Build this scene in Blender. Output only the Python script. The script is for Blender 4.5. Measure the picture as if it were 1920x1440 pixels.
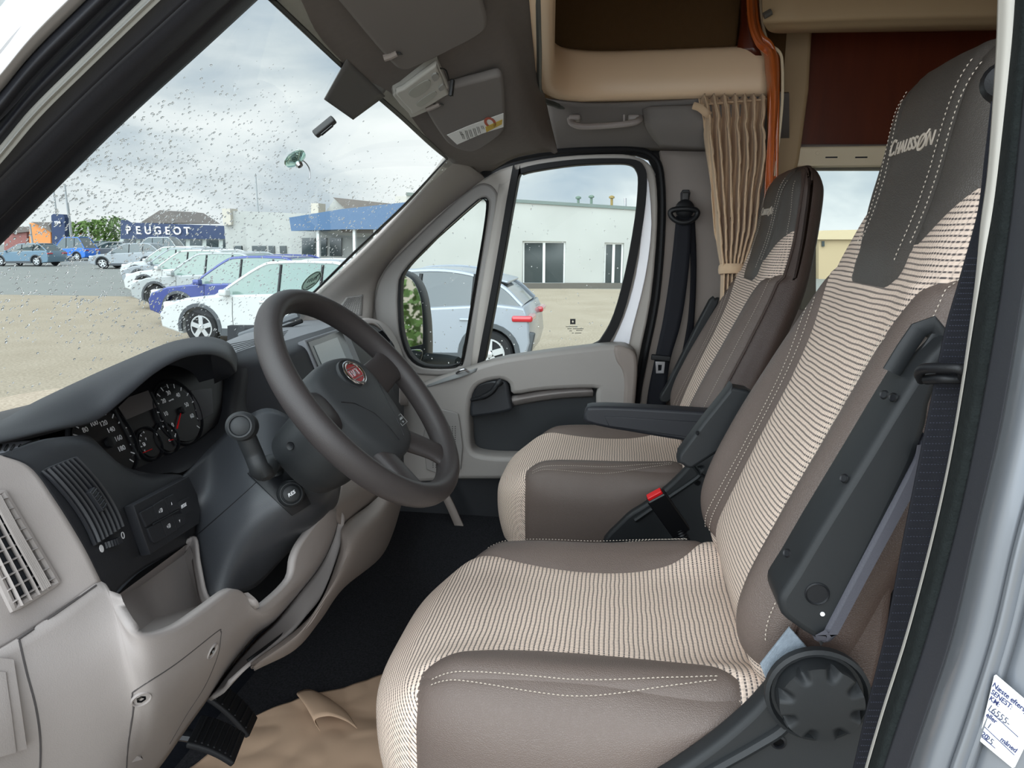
import bpy, bmesh, math, random
from mathutils import Vector, Matrix
for o in list(bpy.data.objects): bpy.data.objects.remove(o)
SC = bpy.context.scene; COL = SC.collection
random.seed(7)
# ---------------------------------------------------------------- camera
YAW, PITCH, FPX = math.radians(8.5), math.radians(11.76), 1331.0
CAM = Vector((0, 0, 2.0))
FW = Vector((-math.sin(YAW)*math.cos(PITCH), math.cos(YAW)*math.cos(PITCH), -math.sin(PITCH)))
RT = Vector((math.cos(YAW), math.sin(YAW), 0)); UPV = RT.cross(FW)
cd = bpy.data.cameras.new('camera'); cam = bpy.data.objects.new('camera', cd); COL.objects.link(cam)
cd.sensor_fit = 'HORIZONTAL'; cd.sensor_width = 36.0; cd.lens = FPX/1920*36
cd.clip_start = 0.02; cd.clip_end = 500
mw = Matrix((RT, UPV, -FW)).transposed().to_4x4(); mw.translation = CAM; cam.matrix_world = mw
SC.camera = cam
# ---------------------------------------------------------------- exposure, sky, sun
SC.view_settings.view_transform = 'Standard'; SC.view_settings.look = 'None'
SC.view_settings.gamma = 1; SC.view_settings.use_curve_mapping = False
SC.view_settings.exposure = 0.15
def lin(c): return tuple(((v/255)/12.92 if v/255 <= .04045 else ((v/255+.055)/1.055)**2.4) for v in c)
W = bpy.data.worlds.new('sky'); SC.world = W; W.use_nodes = True
nt = W.node_tree; nt.nodes.clear()
def nd(t, **k):
    n = nt.nodes.new(t)
    for a, b in k.items(): setattr(n, a, b)
    return n
tc = nd('ShaderNodeTexCoord'); sp = nd('ShaderNodeSeparateXYZ'); nt.links.new(tc.outputs['Generated'], sp.inputs[0])
mp = nd('ShaderNodeMapping'); mp.inputs['Scale'].default_value = (1, 1, 2.4); mp.inputs['Location'].default_value = (.35, .1, .25)
nt.links.new(tc.outputs['Generated'], mp.inputs[0])
no = nd('ShaderNodeTexNoise'); no.inputs['Scale'].default_value = 2.7; no.inputs['Detail'].default_value = 7; no.inputs['Roughness'].default_value = .52; no.inputs['Distortion'].default_value = .25
nt.links.new(mp.outputs[0], no.inputs['Vector'])
cr = nd('ShaderNodeValToRGB'); cr.color_ramp.elements[0].position = .36; cr.color_ramp.elements[0].color = (*lin((168, 184, 198)), 1)
cr.color_ramp.elements[1].position = .66; cr.color_ramp.elements[1].color = (*lin((244, 247, 247)), 1)
e = cr.color_ramp.elements.new(.47); e.color = (*lin((198, 208, 214)), 1)
e = cr.color_ramp.elements.new(.54); e.color = (*lin((226, 232, 234)), 1)
nt.links.new(no.outputs['Fac'], cr.inputs[0])
# the overcast is brighter overhead and where the sun stands behind the cloud, on the driver's side of the van
dt = nd('ShaderNodeVectorMath', operation='DOT_PRODUCT'); dt.inputs[1].default_value = Vector((-.25, -.80, .62)).normalized()
nt.links.new(tc.outputs['Generated'], dt.inputs[0])
mr = nd('ShaderNodeMapRange'); mr.interpolation_type = 'SMOOTHSTEP'
mr.inputs['From Min'].default_value = .30; mr.inputs['From Max'].default_value = 1.0; mr.inputs['To Min'].default_value = 1.12; mr.inputs['To Max'].default_value = 6.0
nt.links.new(dt.outputs['Value'], mr.inputs['Value'])
bg = nd('ShaderNodeBackground'); nt.links.new(cr.outputs[0], bg.inputs['Color']); nt.links.new(mr.outputs[0], bg.inputs['Strength'])
wo = nd('ShaderNodeOutputWorld'); nt.links.new(bg.outputs[0], wo.inputs[0])
# ---------------------------------------------------------------- helpers
def U(px, py, x=None, y=None, z=None, n=None, p0=None):
    """point on the sight line of a photo pixel that lies on a given real plane"""
    v = FW + RT*((px-960)/FPX) - UPV*((py-720)/FPX)
    if x is not None: t = (x-CAM.x)/v.x
    elif y is not None: t = (y-CAM.y)/v.y
    elif z is not None: t = (z-CAM.z)/v.z
    else: t = (Vector(p0)-CAM).dot(n)/v.dot(n)
    return CAM+v*t
def cr1(a, b, c, d, t):
    return .5*((2*b)+(c-a)*t+(2*a-5*b+4*c-d)*t*t+(3*b-a-3*c+d)*t**3)
def cat(pts, n=6, closed=False):
    P = [Vector(p) for p in pts]; N = len(P); out = []
    if N < 3 and not closed:
        return [P[0].lerp(P[1], i/n) for i in range(n+1)]
    for i in range(N if closed else N-1):
        if closed: a, b, c, d = P[i-1], P[i], P[(i+1) % N], P[(i+2) % N]
        else: a, b, c, d = P[i-1] if i else 2*P[0]-P[1], P[i], P[i+1], P[i+2] if i+2 < N else 2*P[-1]-P[-2]
        for k in range(n): out.append(cr1(a, b, c, d, k/n))
    if not closed: out.append(P[-1].copy())
    return out
def interp(tab, s):
    """table of (s, v1, v2...) sampled with smooth interpolation"""
    if s <= tab[0][0]: return tab[0][1:]
    if s >= tab[-1][0]: return tab[-1][1:]
    for i in range(len(tab)-1):
        if tab[i][0] <= s <= tab[i+1][0]:
            t = (s-tab[i][0])/(tab[i+1][0]-tab[i][0])
            A, B, C_, D = tab[max(i-1, 0)], tab[i], tab[i+1], tab[min(i+2, len(tab)-1)]
            r = []
            for k in range(1, len(B)):
                h = C_[0]-B[0]
                m1 = (C_[k]-A[k])/(C_[0]-A[0])*h; m2 = (D[k]-B[k])/(D[0]-B[0])*h
                r.append((2*t**3-3*t*t+1)*B[k]+(t**3-2*t*t+t)*m1+(-2*t**3+3*t*t)*C_[k]+(t**3-t*t)*m2)
            return r
class G:
    """collects faces of one mesh"""
    def __init__(s): s.v = []; s.f = []; s.uv = None
    def add(s, v, f):
        b = len(s.v); s.v += [Vector(p) for p in v]; s.f += [tuple(i+b for i in q) for q in f]; return s
    def grid(s, rows, cu=False, cv=False, cap=False):
        n, m = len(rows), len(rows[0]); v = [p for r in rows for p in r]; f = []
        for i in range(n if cv else n-1):
            for j in range(m if cu else m-1):
                a, b = i*m+j, i*m+(j+1) % m; c, d = ((i+1) % n)*m+(j+1) % m, ((i+1) % n)*m+j
                f.append((a, b, c, d))
        if cap: f += [tuple(range(m-1, -1, -1)), tuple((n-1)*m+j for j in range(m))]
        return s.add(v, f)
    def loft(s, curves, nu=6, nv=5, closed=False):
        rows = [cat(c, nu, closed) for c in curves]
        cols = [cat([r[j] for r in rows], nv) for j in range(len(rows[0]))]
        return s.grid([[cols[j][i] for j in range(len(cols))] for i in range(len(cols[0]))], cu=closed)
    def box(s, c, size, M=None):
        x, y, z = [k/2 for k in size]; c = Vector(c)
        P = [Vector((i, j, k)) for i in (-x, x) for j in (-y, y) for k in (-z, z)]
        if M is not None: P = [M @ p for p in P]
        return s.add([c+p for p in P], [(0, 1, 3, 2), (4, 6, 7, 5), (0, 4, 5, 1), (2, 3, 7, 6), (0, 2, 6, 4), (1, 5, 7, 3)])
    def tube(s, path, r, n=10, closed=False, cap=True, flat=None):
        P = [Vector(p) for p in path]; N = len(P); rows = []; nrm = None
        for i in range(N):
            t = (P[(i+1) % N]-P[i-1]) if (closed or 0 < i < N-1) else (P[1]-P[0] if i == 0 else P[-1]-P[-2])
            t.normalize()
            if flat is not None: nrm = Vector(flat)
            elif nrm is None: nrm = Vector((0, 0, 1)) if abs(t.z) < .9 else Vector((1, 0, 0))
            nrm = (nrm-t*nrm.dot(t)).normalized(); b = t.cross(nrm)
            rr = r[i] if isinstance(r, (list, tuple)) and not isinstance(r, tuple) else r
            ra, rb = rr if isinstance(rr, tuple) else (rr, rr)
            rows.append([P[i]+nrm*ra*math.cos(2*math.pi*k/n)+b*rb*math.sin(2*math.pi*k/n) for k in range(n)])
        return s.grid(rows, cu=True, cv=closed, cap=cap and not closed)
    def lathe(s, prof, o, ax, n=32):
        ax = Vector(ax).normalized(); a = ax.orthogonal().normalized(); b = ax.cross(a); o = Vector(o)
        rows = [[o+ax*h+(a*math.cos(2*math.pi*k/n)+b*math.sin(2*math.pi*k/n))*max(r, 1e-5) for k in range(n)] for r, h in prof]
        return s.grid(rows, cu=True, cap=True)
    def prism(s, pts, d):
        P = [Vector(p) for p in pts]; d = Vector(d); n = len(P)
        return s.add(P+[p+d for p in P], [tuple(range(n)), tuple(range(2*n-1, n-1, -1))]+[(i, i+n, (i+1) % n+n, (i+1) % n) for i in range(n)])
    def obj(s, name, mat, par=None, bevel=0, seg=2, solid=0, off=-1, smooth=True, ang=38, ss=0):
        me = bpy.data.meshes.new(name); me.from_pydata([tuple(p) for p in s.v], [], s.f); me.validate()
        bm = bmesh.new(); bm.from_mesh(me); bmesh.ops.remove_doubles(bm, verts=bm.verts, dist=1e-6)
        bmesh.ops.recalc_face_normals(bm, faces=bm.faces); 
        if solid:
            bm.normal_update(); c = CAM-sum((f.calc_center_median() for f in bm.faces), Vector())/max(len(bm.faces), 1)
            if sum(f.normal.dot(CAM-f.calc_center_median())*f.calc_area() for f in bm.faces) < 0: bmesh.ops.reverse_faces(bm, faces=bm.faces)
        bm.to_mesh(me); bm.free()
        return link(name, me, mat, par, bevel, seg, solid, off, smooth, ang, ss)
def link(name, me, mat, par=None, bevel=0, seg=2, solid=0, off=-1, smooth=True, ang=38, ss=0):
    o = bpy.data.objects.new(name, me); COL.objects.link(o)
    if mat: me.materials.clear(); me.materials.append(mat)
    if smooth:
        me.shade_smooth()
        if not bevel: me.set_sharp_from_angle(angle=math.radians(ang))
    if ss: m = o.modifiers.new('s', 'SUBSURF'); m.levels = m.render_levels = ss
    if solid: m = o.modifiers.new('t', 'SOLIDIFY'); m.thickness = solid; m.offset = off
    if bevel:
        m = o.modifiers.new('b', 'BEVEL'); m.width = bevel; m.segments = seg; m.limit_method = 'ANGLE'; m.angle_limit = math.radians(32)
        m = o.modifiers.new('w', 'WEIGHTED_NORMAL'); m.keep_sharp = False
    if par: sub(o, par)
    return o
def T(name, label, cat_, loc=(0, 0, 0), group=None):
    o = bpy.data.objects.new(name, None); COL.objects.link(o); o.location = loc; o.empty_display_size = .05
    return tag(o, label, cat_, group)
def tag(o, label=None, cat_=None, group=None, kind=None):
    if label: o['label'] = label
    if cat_: o['category'] = cat_
    if group: o['group'] = group
    if kind: o['kind'] = kind
    return o
def lab(o, l): o['label'] = l; return o
def ST(o): o['kind'] = 'structure'; return o
def sub(child, parent):
    """parent a finished mesh under another mesh of the same thing (sub-part)"""
    child.parent = parent
    child.matrix_parent_inverse = parent_world(parent).inverted(); return child
def parent_world(o):
    M = o.matrix_basis.copy()
    if o.parent: return parent_world(o.parent) @ o.matrix_parent_inverse @ M
    return M
def plate(out, holes, o, ux, uy, depth, bevel=0.002, n=0):
    """flat plate with holes and rounded edges; 2D outlines in metres in the frame (o, ux, uy)"""
    cu = bpy.data.curves.new('c', 'CURVE'); cu.dimensions = '2D'; cu.fill_mode = 'BOTH'
    for ln in [out]+list(holes):
        pts = cat([Vector((a, b, 0)) for a, b in ln], n, True) if n else [Vector((a, b, 0)) for a, b in ln]
        s = cu.splines.new('POLY'); s.points.add(len(pts)-1); s.use_cyclic_u = True
        for i, p in enumerate(pts): s.points[i].co = (p.x, p.y, 0, 1)
    cu.extrude = max(depth/2-bevel, 0.0001); cu.bevel_depth = bevel; cu.offset = -bevel; cu.bevel_resolution = 2
    ob = bpy.data.objects.new('c', cu); COL.objects.link(ob)
    dg = bpy.context.evaluated_depsgraph_get(); me = bpy.data.meshes.new_from_object(ob.evaluated_get(dg))
    bpy.data.objects.remove(ob); bpy.data.curves.remove(cu)
    ux = Vector(ux).normalized(); uy = Vector(uy).normalized(); uz = ux.cross(uy)
    M = Matrix((ux, uy, uz)).transposed().to_4x4(); M.translation = Vector(o); me.transform(M); return me
def plateY(pix, holes, y, depth, bevel=.002, n=4):
    f = lambda L: [(U(a, b, y=y).x, U(a, b, y=y).z) for a, b in L]
    return plate(f(pix), [f(h) for h in holes], (0, y, 0), (1, 0, 0), (0, 0, 1), depth, bevel, n)
def plateP(pix, holes, p0, ux, uy, depth, bevel=.001, n=4):
    """plate whose outline is traced on the plane through p0 spanned by ux, uy"""
    ux = Vector(ux).normalized(); uy = Vector(uy); uy = (uy-ux*uy.dot(ux)).normalized(); nn = ux.cross(uy); p0 = Vector(p0)
    f = lambda L: [((U(a, b, n=nn, p0=p0)-p0).dot(ux), (U(a, b, n=nn, p0=p0)-p0).dot(uy)) for a, b in L]
    return plate(f(pix), [f(h) for h in holes], p0, ux, uy, depth, bevel, n)
def frame4(corners):
    """frame from four points TL, TR, BR, BL"""
    a, b, c, d = [Vector(p) for p in corners]
    ux = ((b-a)+(c-d)).normalized(); uy = ((a-d)+(b-c)); uy = (uy-ux*uy.dot(ux)).normalized()
    return (a+b+c+d)/4, ux, uy, ux.cross(uy)
def textmesh(s, size, o, ux, uy, th=.0003, align='CENTER', shear=0, spacing=1, bold=0, fit=None):
    cu = bpy.data.curves.new('t', 'FONT'); cu.body = s; cu.size = size; cu.align_x = align; cu.align_y = 'CENTER'
    cu.extrude = th; cu.shear = shear; cu.space_character = spacing; cu.offset = bold
    ob = bpy.data.objects.new('t', cu); COL.objects.link(ob); bpy.context.view_layer.update()
    dg = bpy.context.evaluated_depsgraph_get(); me = bpy.data.meshes.new_from_object(ob.evaluated_get(dg))
    bpy.data.objects.remove(ob); bpy.data.curves.remove(cu)
    if o is None: return me
    ux = Vector(ux).normalized(); uy = Vector(uy).normalized()
    M = Matrix((ux, uy, ux.cross(uy))).transposed().to_4x4(); M.translation = Vector(o); me.transform(M); return me
def joinmesh(meshes):
    bm = bmesh.new()
    for m in meshes: bm.from_mesh(m)
    me = bpy.data.meshes.new('j'); bm.to_mesh(me); bm.free(); return me
# ---------------------------------------------------------------- materials
MT = {}
def mat(name, col, rough=.6, noise=None, bump=None, metal=0, coat=0, spec=.5, trans=0, ior=1.45, emis=None, sheen=0, alpha=1, col2=None):
    m = bpy.data.materials.new(name); m.use_nodes = True; t = m.node_tree; b = t.nodes['Principled BSDF']
    b.inputs['Base Color'].default_value = (*lin(col), 1); b.inputs['Roughness'].default_value = rough
    b.inputs['Metallic'].default_value = metal; b.inputs['Specular IOR Level'].default_value = spec
    b.inputs['Coat Weight'].default_value = coat; b.inputs['Transmission Weight'].default_value = trans; b.inputs['IOR'].default_value = ior
    b.inputs['Alpha'].default_value = alpha; b.inputs['Sheen Weight'].default_value = sheen; b.inputs['Coat Roughness'].default_value = .08
    if emis: b.inputs['Emission Color'].default_value = (*lin(emis[0]), 1); b.inputs['Emission Strength'].default_value = emis[1]
    co = t.nodes.new('ShaderNodeTexCoord')
    if noise:
        n = t.nodes.new('ShaderNodeTexNoise'); n.inputs['Scale'].default_value = noise[0]; n.inputs['Detail'].default_value = 5
        t.links.new(co.outputs['Object'], n.inputs['Vector'])
        mx = t.nodes.new('ShaderNodeMix'); mx.data_type = 'RGBA'
        c = lin(col); a = noise[1]
        mx.inputs[6].default_value = (*[v*(1-a) for v in c], 1); mx.inputs[7].default_value = (*(lin(col2) if col2 else [min(v*(1+a), 1) for v in c]), 1)
        t.links.new(n.outputs['Fac'], mx.inputs[0]); t.links.new(mx.outputs[2], b.inputs['Base Color'])
    if bump:
        kind = bump[2] if len(bump) > 2 else 'noise'
        if kind == 'voro':
            n = t.nodes.new('ShaderNodeTexVoronoi'); n.feature = 'DISTANCE_TO_EDGE'; n.inputs['Scale'].default_value = bump[0]; out = n.outputs['Distance']
            n2 = t.nodes.new('ShaderNodeMapRange'); n2.inputs['From Max'].default_value = .25; t.links.new(out, n2.inputs['Value']); out = n2.outputs[0]
        else:
            n = t.nodes.new('ShaderNodeTexNoise'); n.inputs['Scale'].default_value = bump[0]; n.inputs['Detail'].default_value = 3; out = n.outputs['Fac']
        t.links.new(co.outputs['Object'], n.inputs['Vector'])
        bp = t.nodes.new('ShaderNodeBump'); bp.inputs['Strength'].default_value = bump[1]; bp.inputs['Distance'].default_value = .001
        t.links.new(out, bp.inputs['Height']); t.links.new(bp.outputs[0], b.inputs['Normal'])
    MT[name] = m; return m
leather = mat('leather_taupe', (100, 88, 82), .42, (9, .08), (420, .35, 'voro'), spec=.45)
leather_d = mat('leather_grey', (76, 71, 67), .40, (9, .07), (420, .3, 'voro'), spec=.45)
leather_b = mat('leather_brown', (74, 61, 56), .40, (8, .08), (420, .3, 'voro'), spec=.45)
thread = mat('thread', (196, 184, 170), .8)
pl_dark = mat('plastic_charcoal', (41, 42, 46), .52, (60, .05), (900, .25), spec=.4)
pl_seat = mat('plastic_seat_charcoal', (34, 36, 38), .50, (40, .05), (1400, .15), spec=.4)
pl_black = mat('plastic_black', (24, 25, 28), .45, None, (900, .15), spec=.4)
pl_light = mat('plastic_warm_grey', (152, 145, 142), .58, (30, .03), (800, .25), spec=.35)
pl_taupe = mat('plastic_taupe', (140, 130, 124), .6, (20, .03), (800, .2), spec=.35)
pl_door = mat('plastic_door_grey', (168, 162, 156), .55, (20, .03), (700, .12), spec=.35)
rubber = mat('rubber_black', (20, 20, 22), .6, None, (300, .2), spec=.3)
felt = mat('headliner_felt', (120, 114, 110), .95, (70, .08), (1500, .3), spec=.1)
felt_v = mat('visor_vinyl', (122, 117, 114), .8, (30, .02), (1200, .1), spec=.2)
carpet = mat('carpet_black', (20, 20, 21), .95, (210, .8), (300, .9), spec=.12, col2=(58, 58, 62))
wheelm = mat('wheel_rim_rubber', (56, 52, 52), .42, (14, .07), (900, .3), spec=.45)
padm = mat('wheel_pad', (54, 56, 58), .5, (20, .04), (1000, .3), spec=.4)
chrome = mat('chrome', (225, 226, 228), .12, metal=1)
steel = mat('steel', (180, 180, 184), .3, metal=1)
red = mat('red', (205, 22, 28), .35)
fiatred = mat('badge_red', (150, 20, 24), .25, coat=.6)
white = mat('white', (235, 235, 238), .5)
beige = mat('beige_moulding', (240, 210, 176), .38, (4, .02), spec=.4)
tan = mat('tan_panel', (178, 152, 118), .6, (5, .03))
cream = mat('cream_plastic', (225, 208, 178), .5)
brown = mat('brown_cloth', (92, 70, 46), .95, (60, .06), (900, .3), spec=.1)
curtain_m = mat('curtain_cloth', (206, 178, 148), .95, (300, .05), (1500, .3), spec=.1, sheen=.2)
cablem = mat('cable_black', (14, 14, 15), .4)
silver = mat('silver_paint', (124, 128, 134), .35, (3, .03), metal=.35, coat=.5)
whitepaint = mat('white_paint', (236, 236, 242), .3, coat=.6)
glossblack = mat('gloss_black', (10, 10, 12), .08, coat=.5)
screenm = mat('screen_glass', (70, 78, 76), .12, coat=1.0, spec=.9)
lcd = mat('lcd_grey', (92, 88, 88), .25, spec=.3)
def wood(name, c1, c2, rough=.3, sc=(1, 1, 9)):
    m = mat(name, c1, rough, coat=.35); t = m.node_tree; b = t.nodes['Principled BSDF']
    co = t.nodes.new('ShaderNodeTexCoord'); mpn = t.nodes.new('ShaderNodeMapping'); mpn.inputs['Scale'].default_value = (sc[0]*14, sc[1]*14, 14/sc[2])
    n = t.nodes.new('ShaderNodeTexNoise'); n.inputs['Scale'].default_value = 2.2; n.inputs['Detail'].default_value = 8; n.inputs['Distortion'].default_value = .6
    mx = t.nodes.new('ShaderNodeMix'); mx.data_type = 'RGBA'; mx.inputs[6].default_value = (*lin(c1), 1); mx.inputs[7].default_value = (*lin(c2), 1)
    t.links.new(co.outputs['Object'], mpn.inputs[0]); t.links.new(mpn.outputs[0], n.inputs['Vector']); t.links.new(n.outputs['Fac'], mx.inputs[0]); t.links.new(mx.outputs[2], b.inputs['Base Color'])
    return m
wood_red = wood('wood_red_brown', (74, 28, 14), (108, 46, 24), .35)
wood_or = wood('wood_orange', (176, 84, 34), (206, 110, 52), .25)
def weave(name, base, base2, dark, row=.0068, colw=.0042, bump=.5):
    m = bpy.data.materials.new(name); m.use_nodes = True; t = m.node_tree; b = t.nodes['Principled BSDF']; b.inputs['Roughness'].default_value = .95; b.inputs['Specular IOR Level'].default_value = .1
    uv = t.nodes.new('ShaderNodeUVMap'); uv.uv_map = 'uv'; s = t.nodes.new('ShaderNodeSeparateXYZ')
    nz = t.nodes.new('ShaderNodeTexNoise'); nz.inputs['Scale'].default_value = 22; t.links.new(uv.outputs[0], nz.inputs['Vector'])
    def M(op, a, b_=None, c=None):
        n = t.nodes.new('ShaderNodeMath'); n.operation = op
        for i, v in enumerate((a, b_, c)):
            if v is None: continue
            if isinstance(v, (int, float)): n.inputs[i].default_value = v
            else: t.links.new(v, n.inputs[i])
        return n.outputs[0]
    t.links.new(uv.outputs[0], s.inputs[0])
    wob = M('MULTIPLY', M('SUBTRACT', nz.outputs['Fac'], .5), .004)
    v = M('DIVIDE', M('ADD', s.outputs[1], wob), row); u = M('DIVIDE', s.outputs[0], colw)
    fv = M('FRACT', v); fu = M('FRACT', M('ADD', u, M('MULTIPLY', M('FLOOR', v), .5)))
    line = M('MULTIPLY', M('LESS_THAN', fv, .36), M('GREATER_THAN', fv, .02))
    dash = M('MULTIPLY', line, M('ADD', .45, M('MULTIPLY', M('GREATER_THAN', fu, .38), .55)))
    soft = M('MULTIPLY', dash, .92)
    pk = M('FRACT', M('MULTIPLY', u, .5))
    thin = M('MULTIPLY', M('LESS_THAN', pk, .12), .22)
    m1 = t.nodes.new('ShaderNodeMix'); m1.data_type = 'RGBA'; m1.inputs[6].default_value = (*lin(base), 1); m1.inputs[7].default_value = (*lin(base2), 1)
    n2 = t.nodes.new('ShaderNodeTexNoise'); n2.inputs['Scale'].default_value = 260; t.links.new(uv.outputs[0], n2.inputs['Vector']); t.links.new(n2.outputs['Fac'], m1.inputs[0])
    m2 = t.nodes.new('ShaderNodeMix'); m2.data_type = 'RGBA'; m2.inputs[7].default_value = (*lin(dark), 1)
    t.links.new(m1.outputs[2], m2.inputs[6]); t.links.new(M('MAXIMUM', soft, thin), m2.inputs[0]); t.links.new(m2.outputs[2], b.inputs['Base Color'])
    h = M('ADD', M('ABSOLUTE', M('SINE', M('MULTIPLY', v, math.pi))), M('MULTIPLY', M('ABSOLUTE', M('SINE', M('MULTIPLY', u, math.pi))), .5))
    bp = t.nodes.new('ShaderNodeBump'); bp.inputs['Strength'].default_value = bump; bp.inputs['Distance'].default_value = .0012
    t.links.new(h, bp.inputs['Height']); t.links.new(bp.outputs[0], b.inputs['Normal'])
    return m
fabric = weave('fabric_rib', (228, 208, 192), (206, 186, 172), (70, 66, 68))
def belt_mat():
    m = weave('belt_webbing', (20, 20, 26), (28, 28, 36), (10, 10, 14), .0016, .003, .6); return m
webbing = mat('belt_webbing', (22, 23, 30), .7, None, (1500, .5), spec=.3)
def glass(name, tint=(240, 248, 246), refl=.9, r0=1.45):
    m = bpy.data.materials.new(name); m.use_nodes = True; t = m.node_tree; t.nodes.clear()
    tr = t.nodes.new('ShaderNodeBsdfTransparent'); tr.inputs[0].default_value = (*lin(tint), 1)
    gl = t.nodes.new('ShaderNodeBsdfGlossy'); gl.inputs['Roughness'].default_value = .01
    fr = t.nodes.new('ShaderNodeFresnel'); fr.inputs[0].default_value = r0
    mu = t.nodes.new('ShaderNodeMath'); mu.operation = 'MULTIPLY'; mu.inputs[1].default_value = refl; t.links.new(fr.outputs[0], mu.inputs[0])
    mx = t.nodes.new('ShaderNodeMixShader'); t.links.new(mu.outputs[0], mx.inputs[0]); t.links.new(tr.outputs[0], mx.inputs[1]); t.links.new(gl.outputs[0], mx.inputs[2])
    o = t.nodes.new('ShaderNodeOutputMaterial'); t.links.new(mx.outputs[0], o.inputs[0]); return m
glassm = glass('clear_glass', (248, 252, 251), .12); glass2 = glass('door_glass', (250, 253, 252), .05)
dropm = mat('water_drop', (255, 255, 255), .0, trans=1, ior=1.33)
# ================================================================ SEATS
def newton(S, g, a, b, ha, hb):
    for _ in range(3):
        v = g(a, b); ga = (g(a+ha*.3, b)-v)/(ha*.3); gb = (g(a, b+hb*.3)-v)/(hb*.3)
        d = ga*ga*ha*ha+gb*gb*hb*hb
        if d < 1e-14: break
        k = -v/d; da = max(-.7, min(.7, k*ga*ha)); db = max(-.7, min(.7, k*gb*hb))
        a += da*ha; b += db*hb
    return a, b
def split_surface(S, A, B, closed_a, parts, puff=.004, w=.010, uvf=None):
    """one continuous upholstery surface S(a, b) cut into panels along seams; every panel swells slightly between its seams"""
    na, nb = len(A), len(B); L = len(parts)
    ha = (A[-1]-A[0])/(na-1) if not closed_a else (A[1]-A[0]); hb = (B[-1]-B[0])/(nb-1)
    gs = [p[1] for p in parts]
    pos = [[S(a, b) for b in B] for a in A]
    val = [[[g(pos[i][j]) for g in gs] for j in range(nb)] for i in range(na)]
    def eff(vs):
        return [min([vs[k]]+[-vs[q] for q in range(k)]) for k in range(L)]
    E = [[eff(val[i][j]) for j in range(nb)] for i in range(na)]
    fl = {}; vl = {}
    for i in range(na if closed_a else na-1):
        for j in range(nb-1):
            I = (i+1) % na; q = [(i, j), (I, j), (I, j+1), (i, j+1)]
            sm = [sum(E[x][y][k] for x, y in q) for k in range(L)]
            k = max(range(L), key=lambda z: sm[z]); fl[(i, j)] = k
            for c in q: vl.setdefault(c, set()).add(k)
    P = {}; dist = {}
    for (i, j), ks in vl.items():
        a, b = A[i], B[j]
        if len(ks) > 1 and 0 < j < nb-1:
            k = min(ks, key=lambda z: abs(E[i][j][z]))
            a, b = newton(S, lambda x, y: eff([g(S(x, y)) for g in gs])[k], a, b, ha, hb); d = 0
        else: d = max(E[i][j])
        P[(i, j)] = (a, b); dist[(i, j)] = max(d, 0) if len(ks) == 1 else 0
    out = {}
    cache = {}
    def vert(c):
        if c in cache: return cache[c]
        a, b = P[c]; p = S(a, b); e = .25
        du = S(a+ha*e, b)-S(a-ha*e, b); dv = S(a, min(b+hb*e, B[-1]))-S(a, max(b-hb*e, B[0]))
        n = du.cross(dv); n = n.normalized() if n.length > 1e-12 else Vector((0, 0, 1))
        cache[c] = p+n*(SGN[0]*puff*(1-math.exp(-dist[c]/w))); return cache[c]
    for k in range(L):
        idx = {}; V = []; F = []
        for (i, j), kk in fl.items():
            if kk != k: continue
            I = (i+1) % na; f = []
            for c in [(i, j), (I, j), (I, j+1), (i, j+1)]:
                if c not in idx: idx[c] = len(V); V.append(vert(c))
                f.append(idx[c])
            F.append(f)
        if not F: continue
        me = bpy.data.meshes.new(parts[k][0]); me.from_pydata([tuple(v) for v in V], [], F); me.shade_smooth()
        if uvf:
            l = me.uv_layers.new(name='uv')
            for lp in me.loops: l.data[lp.index].uv = uvf(V[lp.vertex_index])
        out[k] = me
    return out
SGN = [1]
CY = 1.0   # centre line of the driver seat
# ---- backrest: (z, front x, half width, thickness, bolster)
BK = [(1.40, .205, .19, .10, 0), (1.45, .19, .225, .12, .01), (1.52, .172, .243, .13, .035), (1.58, .183, .25, .13, .052), (1.68, .218, .25, .13, .050),
      (1.80, .268, .24, .125, .040), (1.93, .318, .215, .12, .022), (2.02, .340, .188, .115, .006), (2.10, .350, .168, .115, 0), (2.16, .358, .155, .11, 0),
      (2.185, .366, .145, .095, 0), (2.205, .380, .125, .07, 0), (2.218, .398, .08, .035, 0), (2.2205, .408, .02, .01, 0)]
NE = 3.0
def se(v, n=NE): return math.copysign(abs(v)**(2/n), v)
def SB(phi, z):
    xf, hw, th, bo = interp(BK, z)
    s, c = se(math.sin(phi)), se(math.cos(phi)); u = abs(s)
    f = bo*math.exp(-((u-.84)/.20)**2)*max(c, 0)**.5
    if z > 1.98: f += -.012*math.exp(-(s/.62)**4)*min(1, (z-1.98)/.1)*max(c, 0)+.012*max(c, 0)*min(1, (z-1.98)/.1)*0
    return Vector((xf+th/2-th/2*c-f+(.02*u*u if c > 0 else 0)*(1 if z > 1.95 else .5), CY+hw*s, z))
def front(y, z):
    xf, hw, th, bo = interp(BK, z); q = max(-.999, min(.999, (y-CY)/hw)); phi = math.asin(math.copysign(abs(q)**(NE/2), q)); return SB(phi, z)
def frontn(y, z):
    du = front(y+.003, z)-front(y-.003, z); dv = front(y, z+.003)-front(y, z-.003); n = du.cross(dv).normalized()
    return n if n.x < 0 else -n
def isfront(p):
    xf, hw, th, bo = interp(BK, p.z); return (xf+th*.42-p.x)
def sdbox(y, z, cy, cz, hy, hz, r):
    qy, qz = abs(y-cy)-hy+r, abs(z-cz)-hz+r
    return -(math.hypot(max(qy, 0), max(qz, 0))+min(max(qy, qz), 0)-r)
g_side = lambda p: -min(isfront(p)*1.0, interp(BK, p.z)[1]*.965-abs(p.y-CY))
g_lobe = lambda p: sdbox(p.y, p.z, CY-.005, 2.12, .086+.02*max(0, p.z-2.1)*4, .182, .03)
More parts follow.
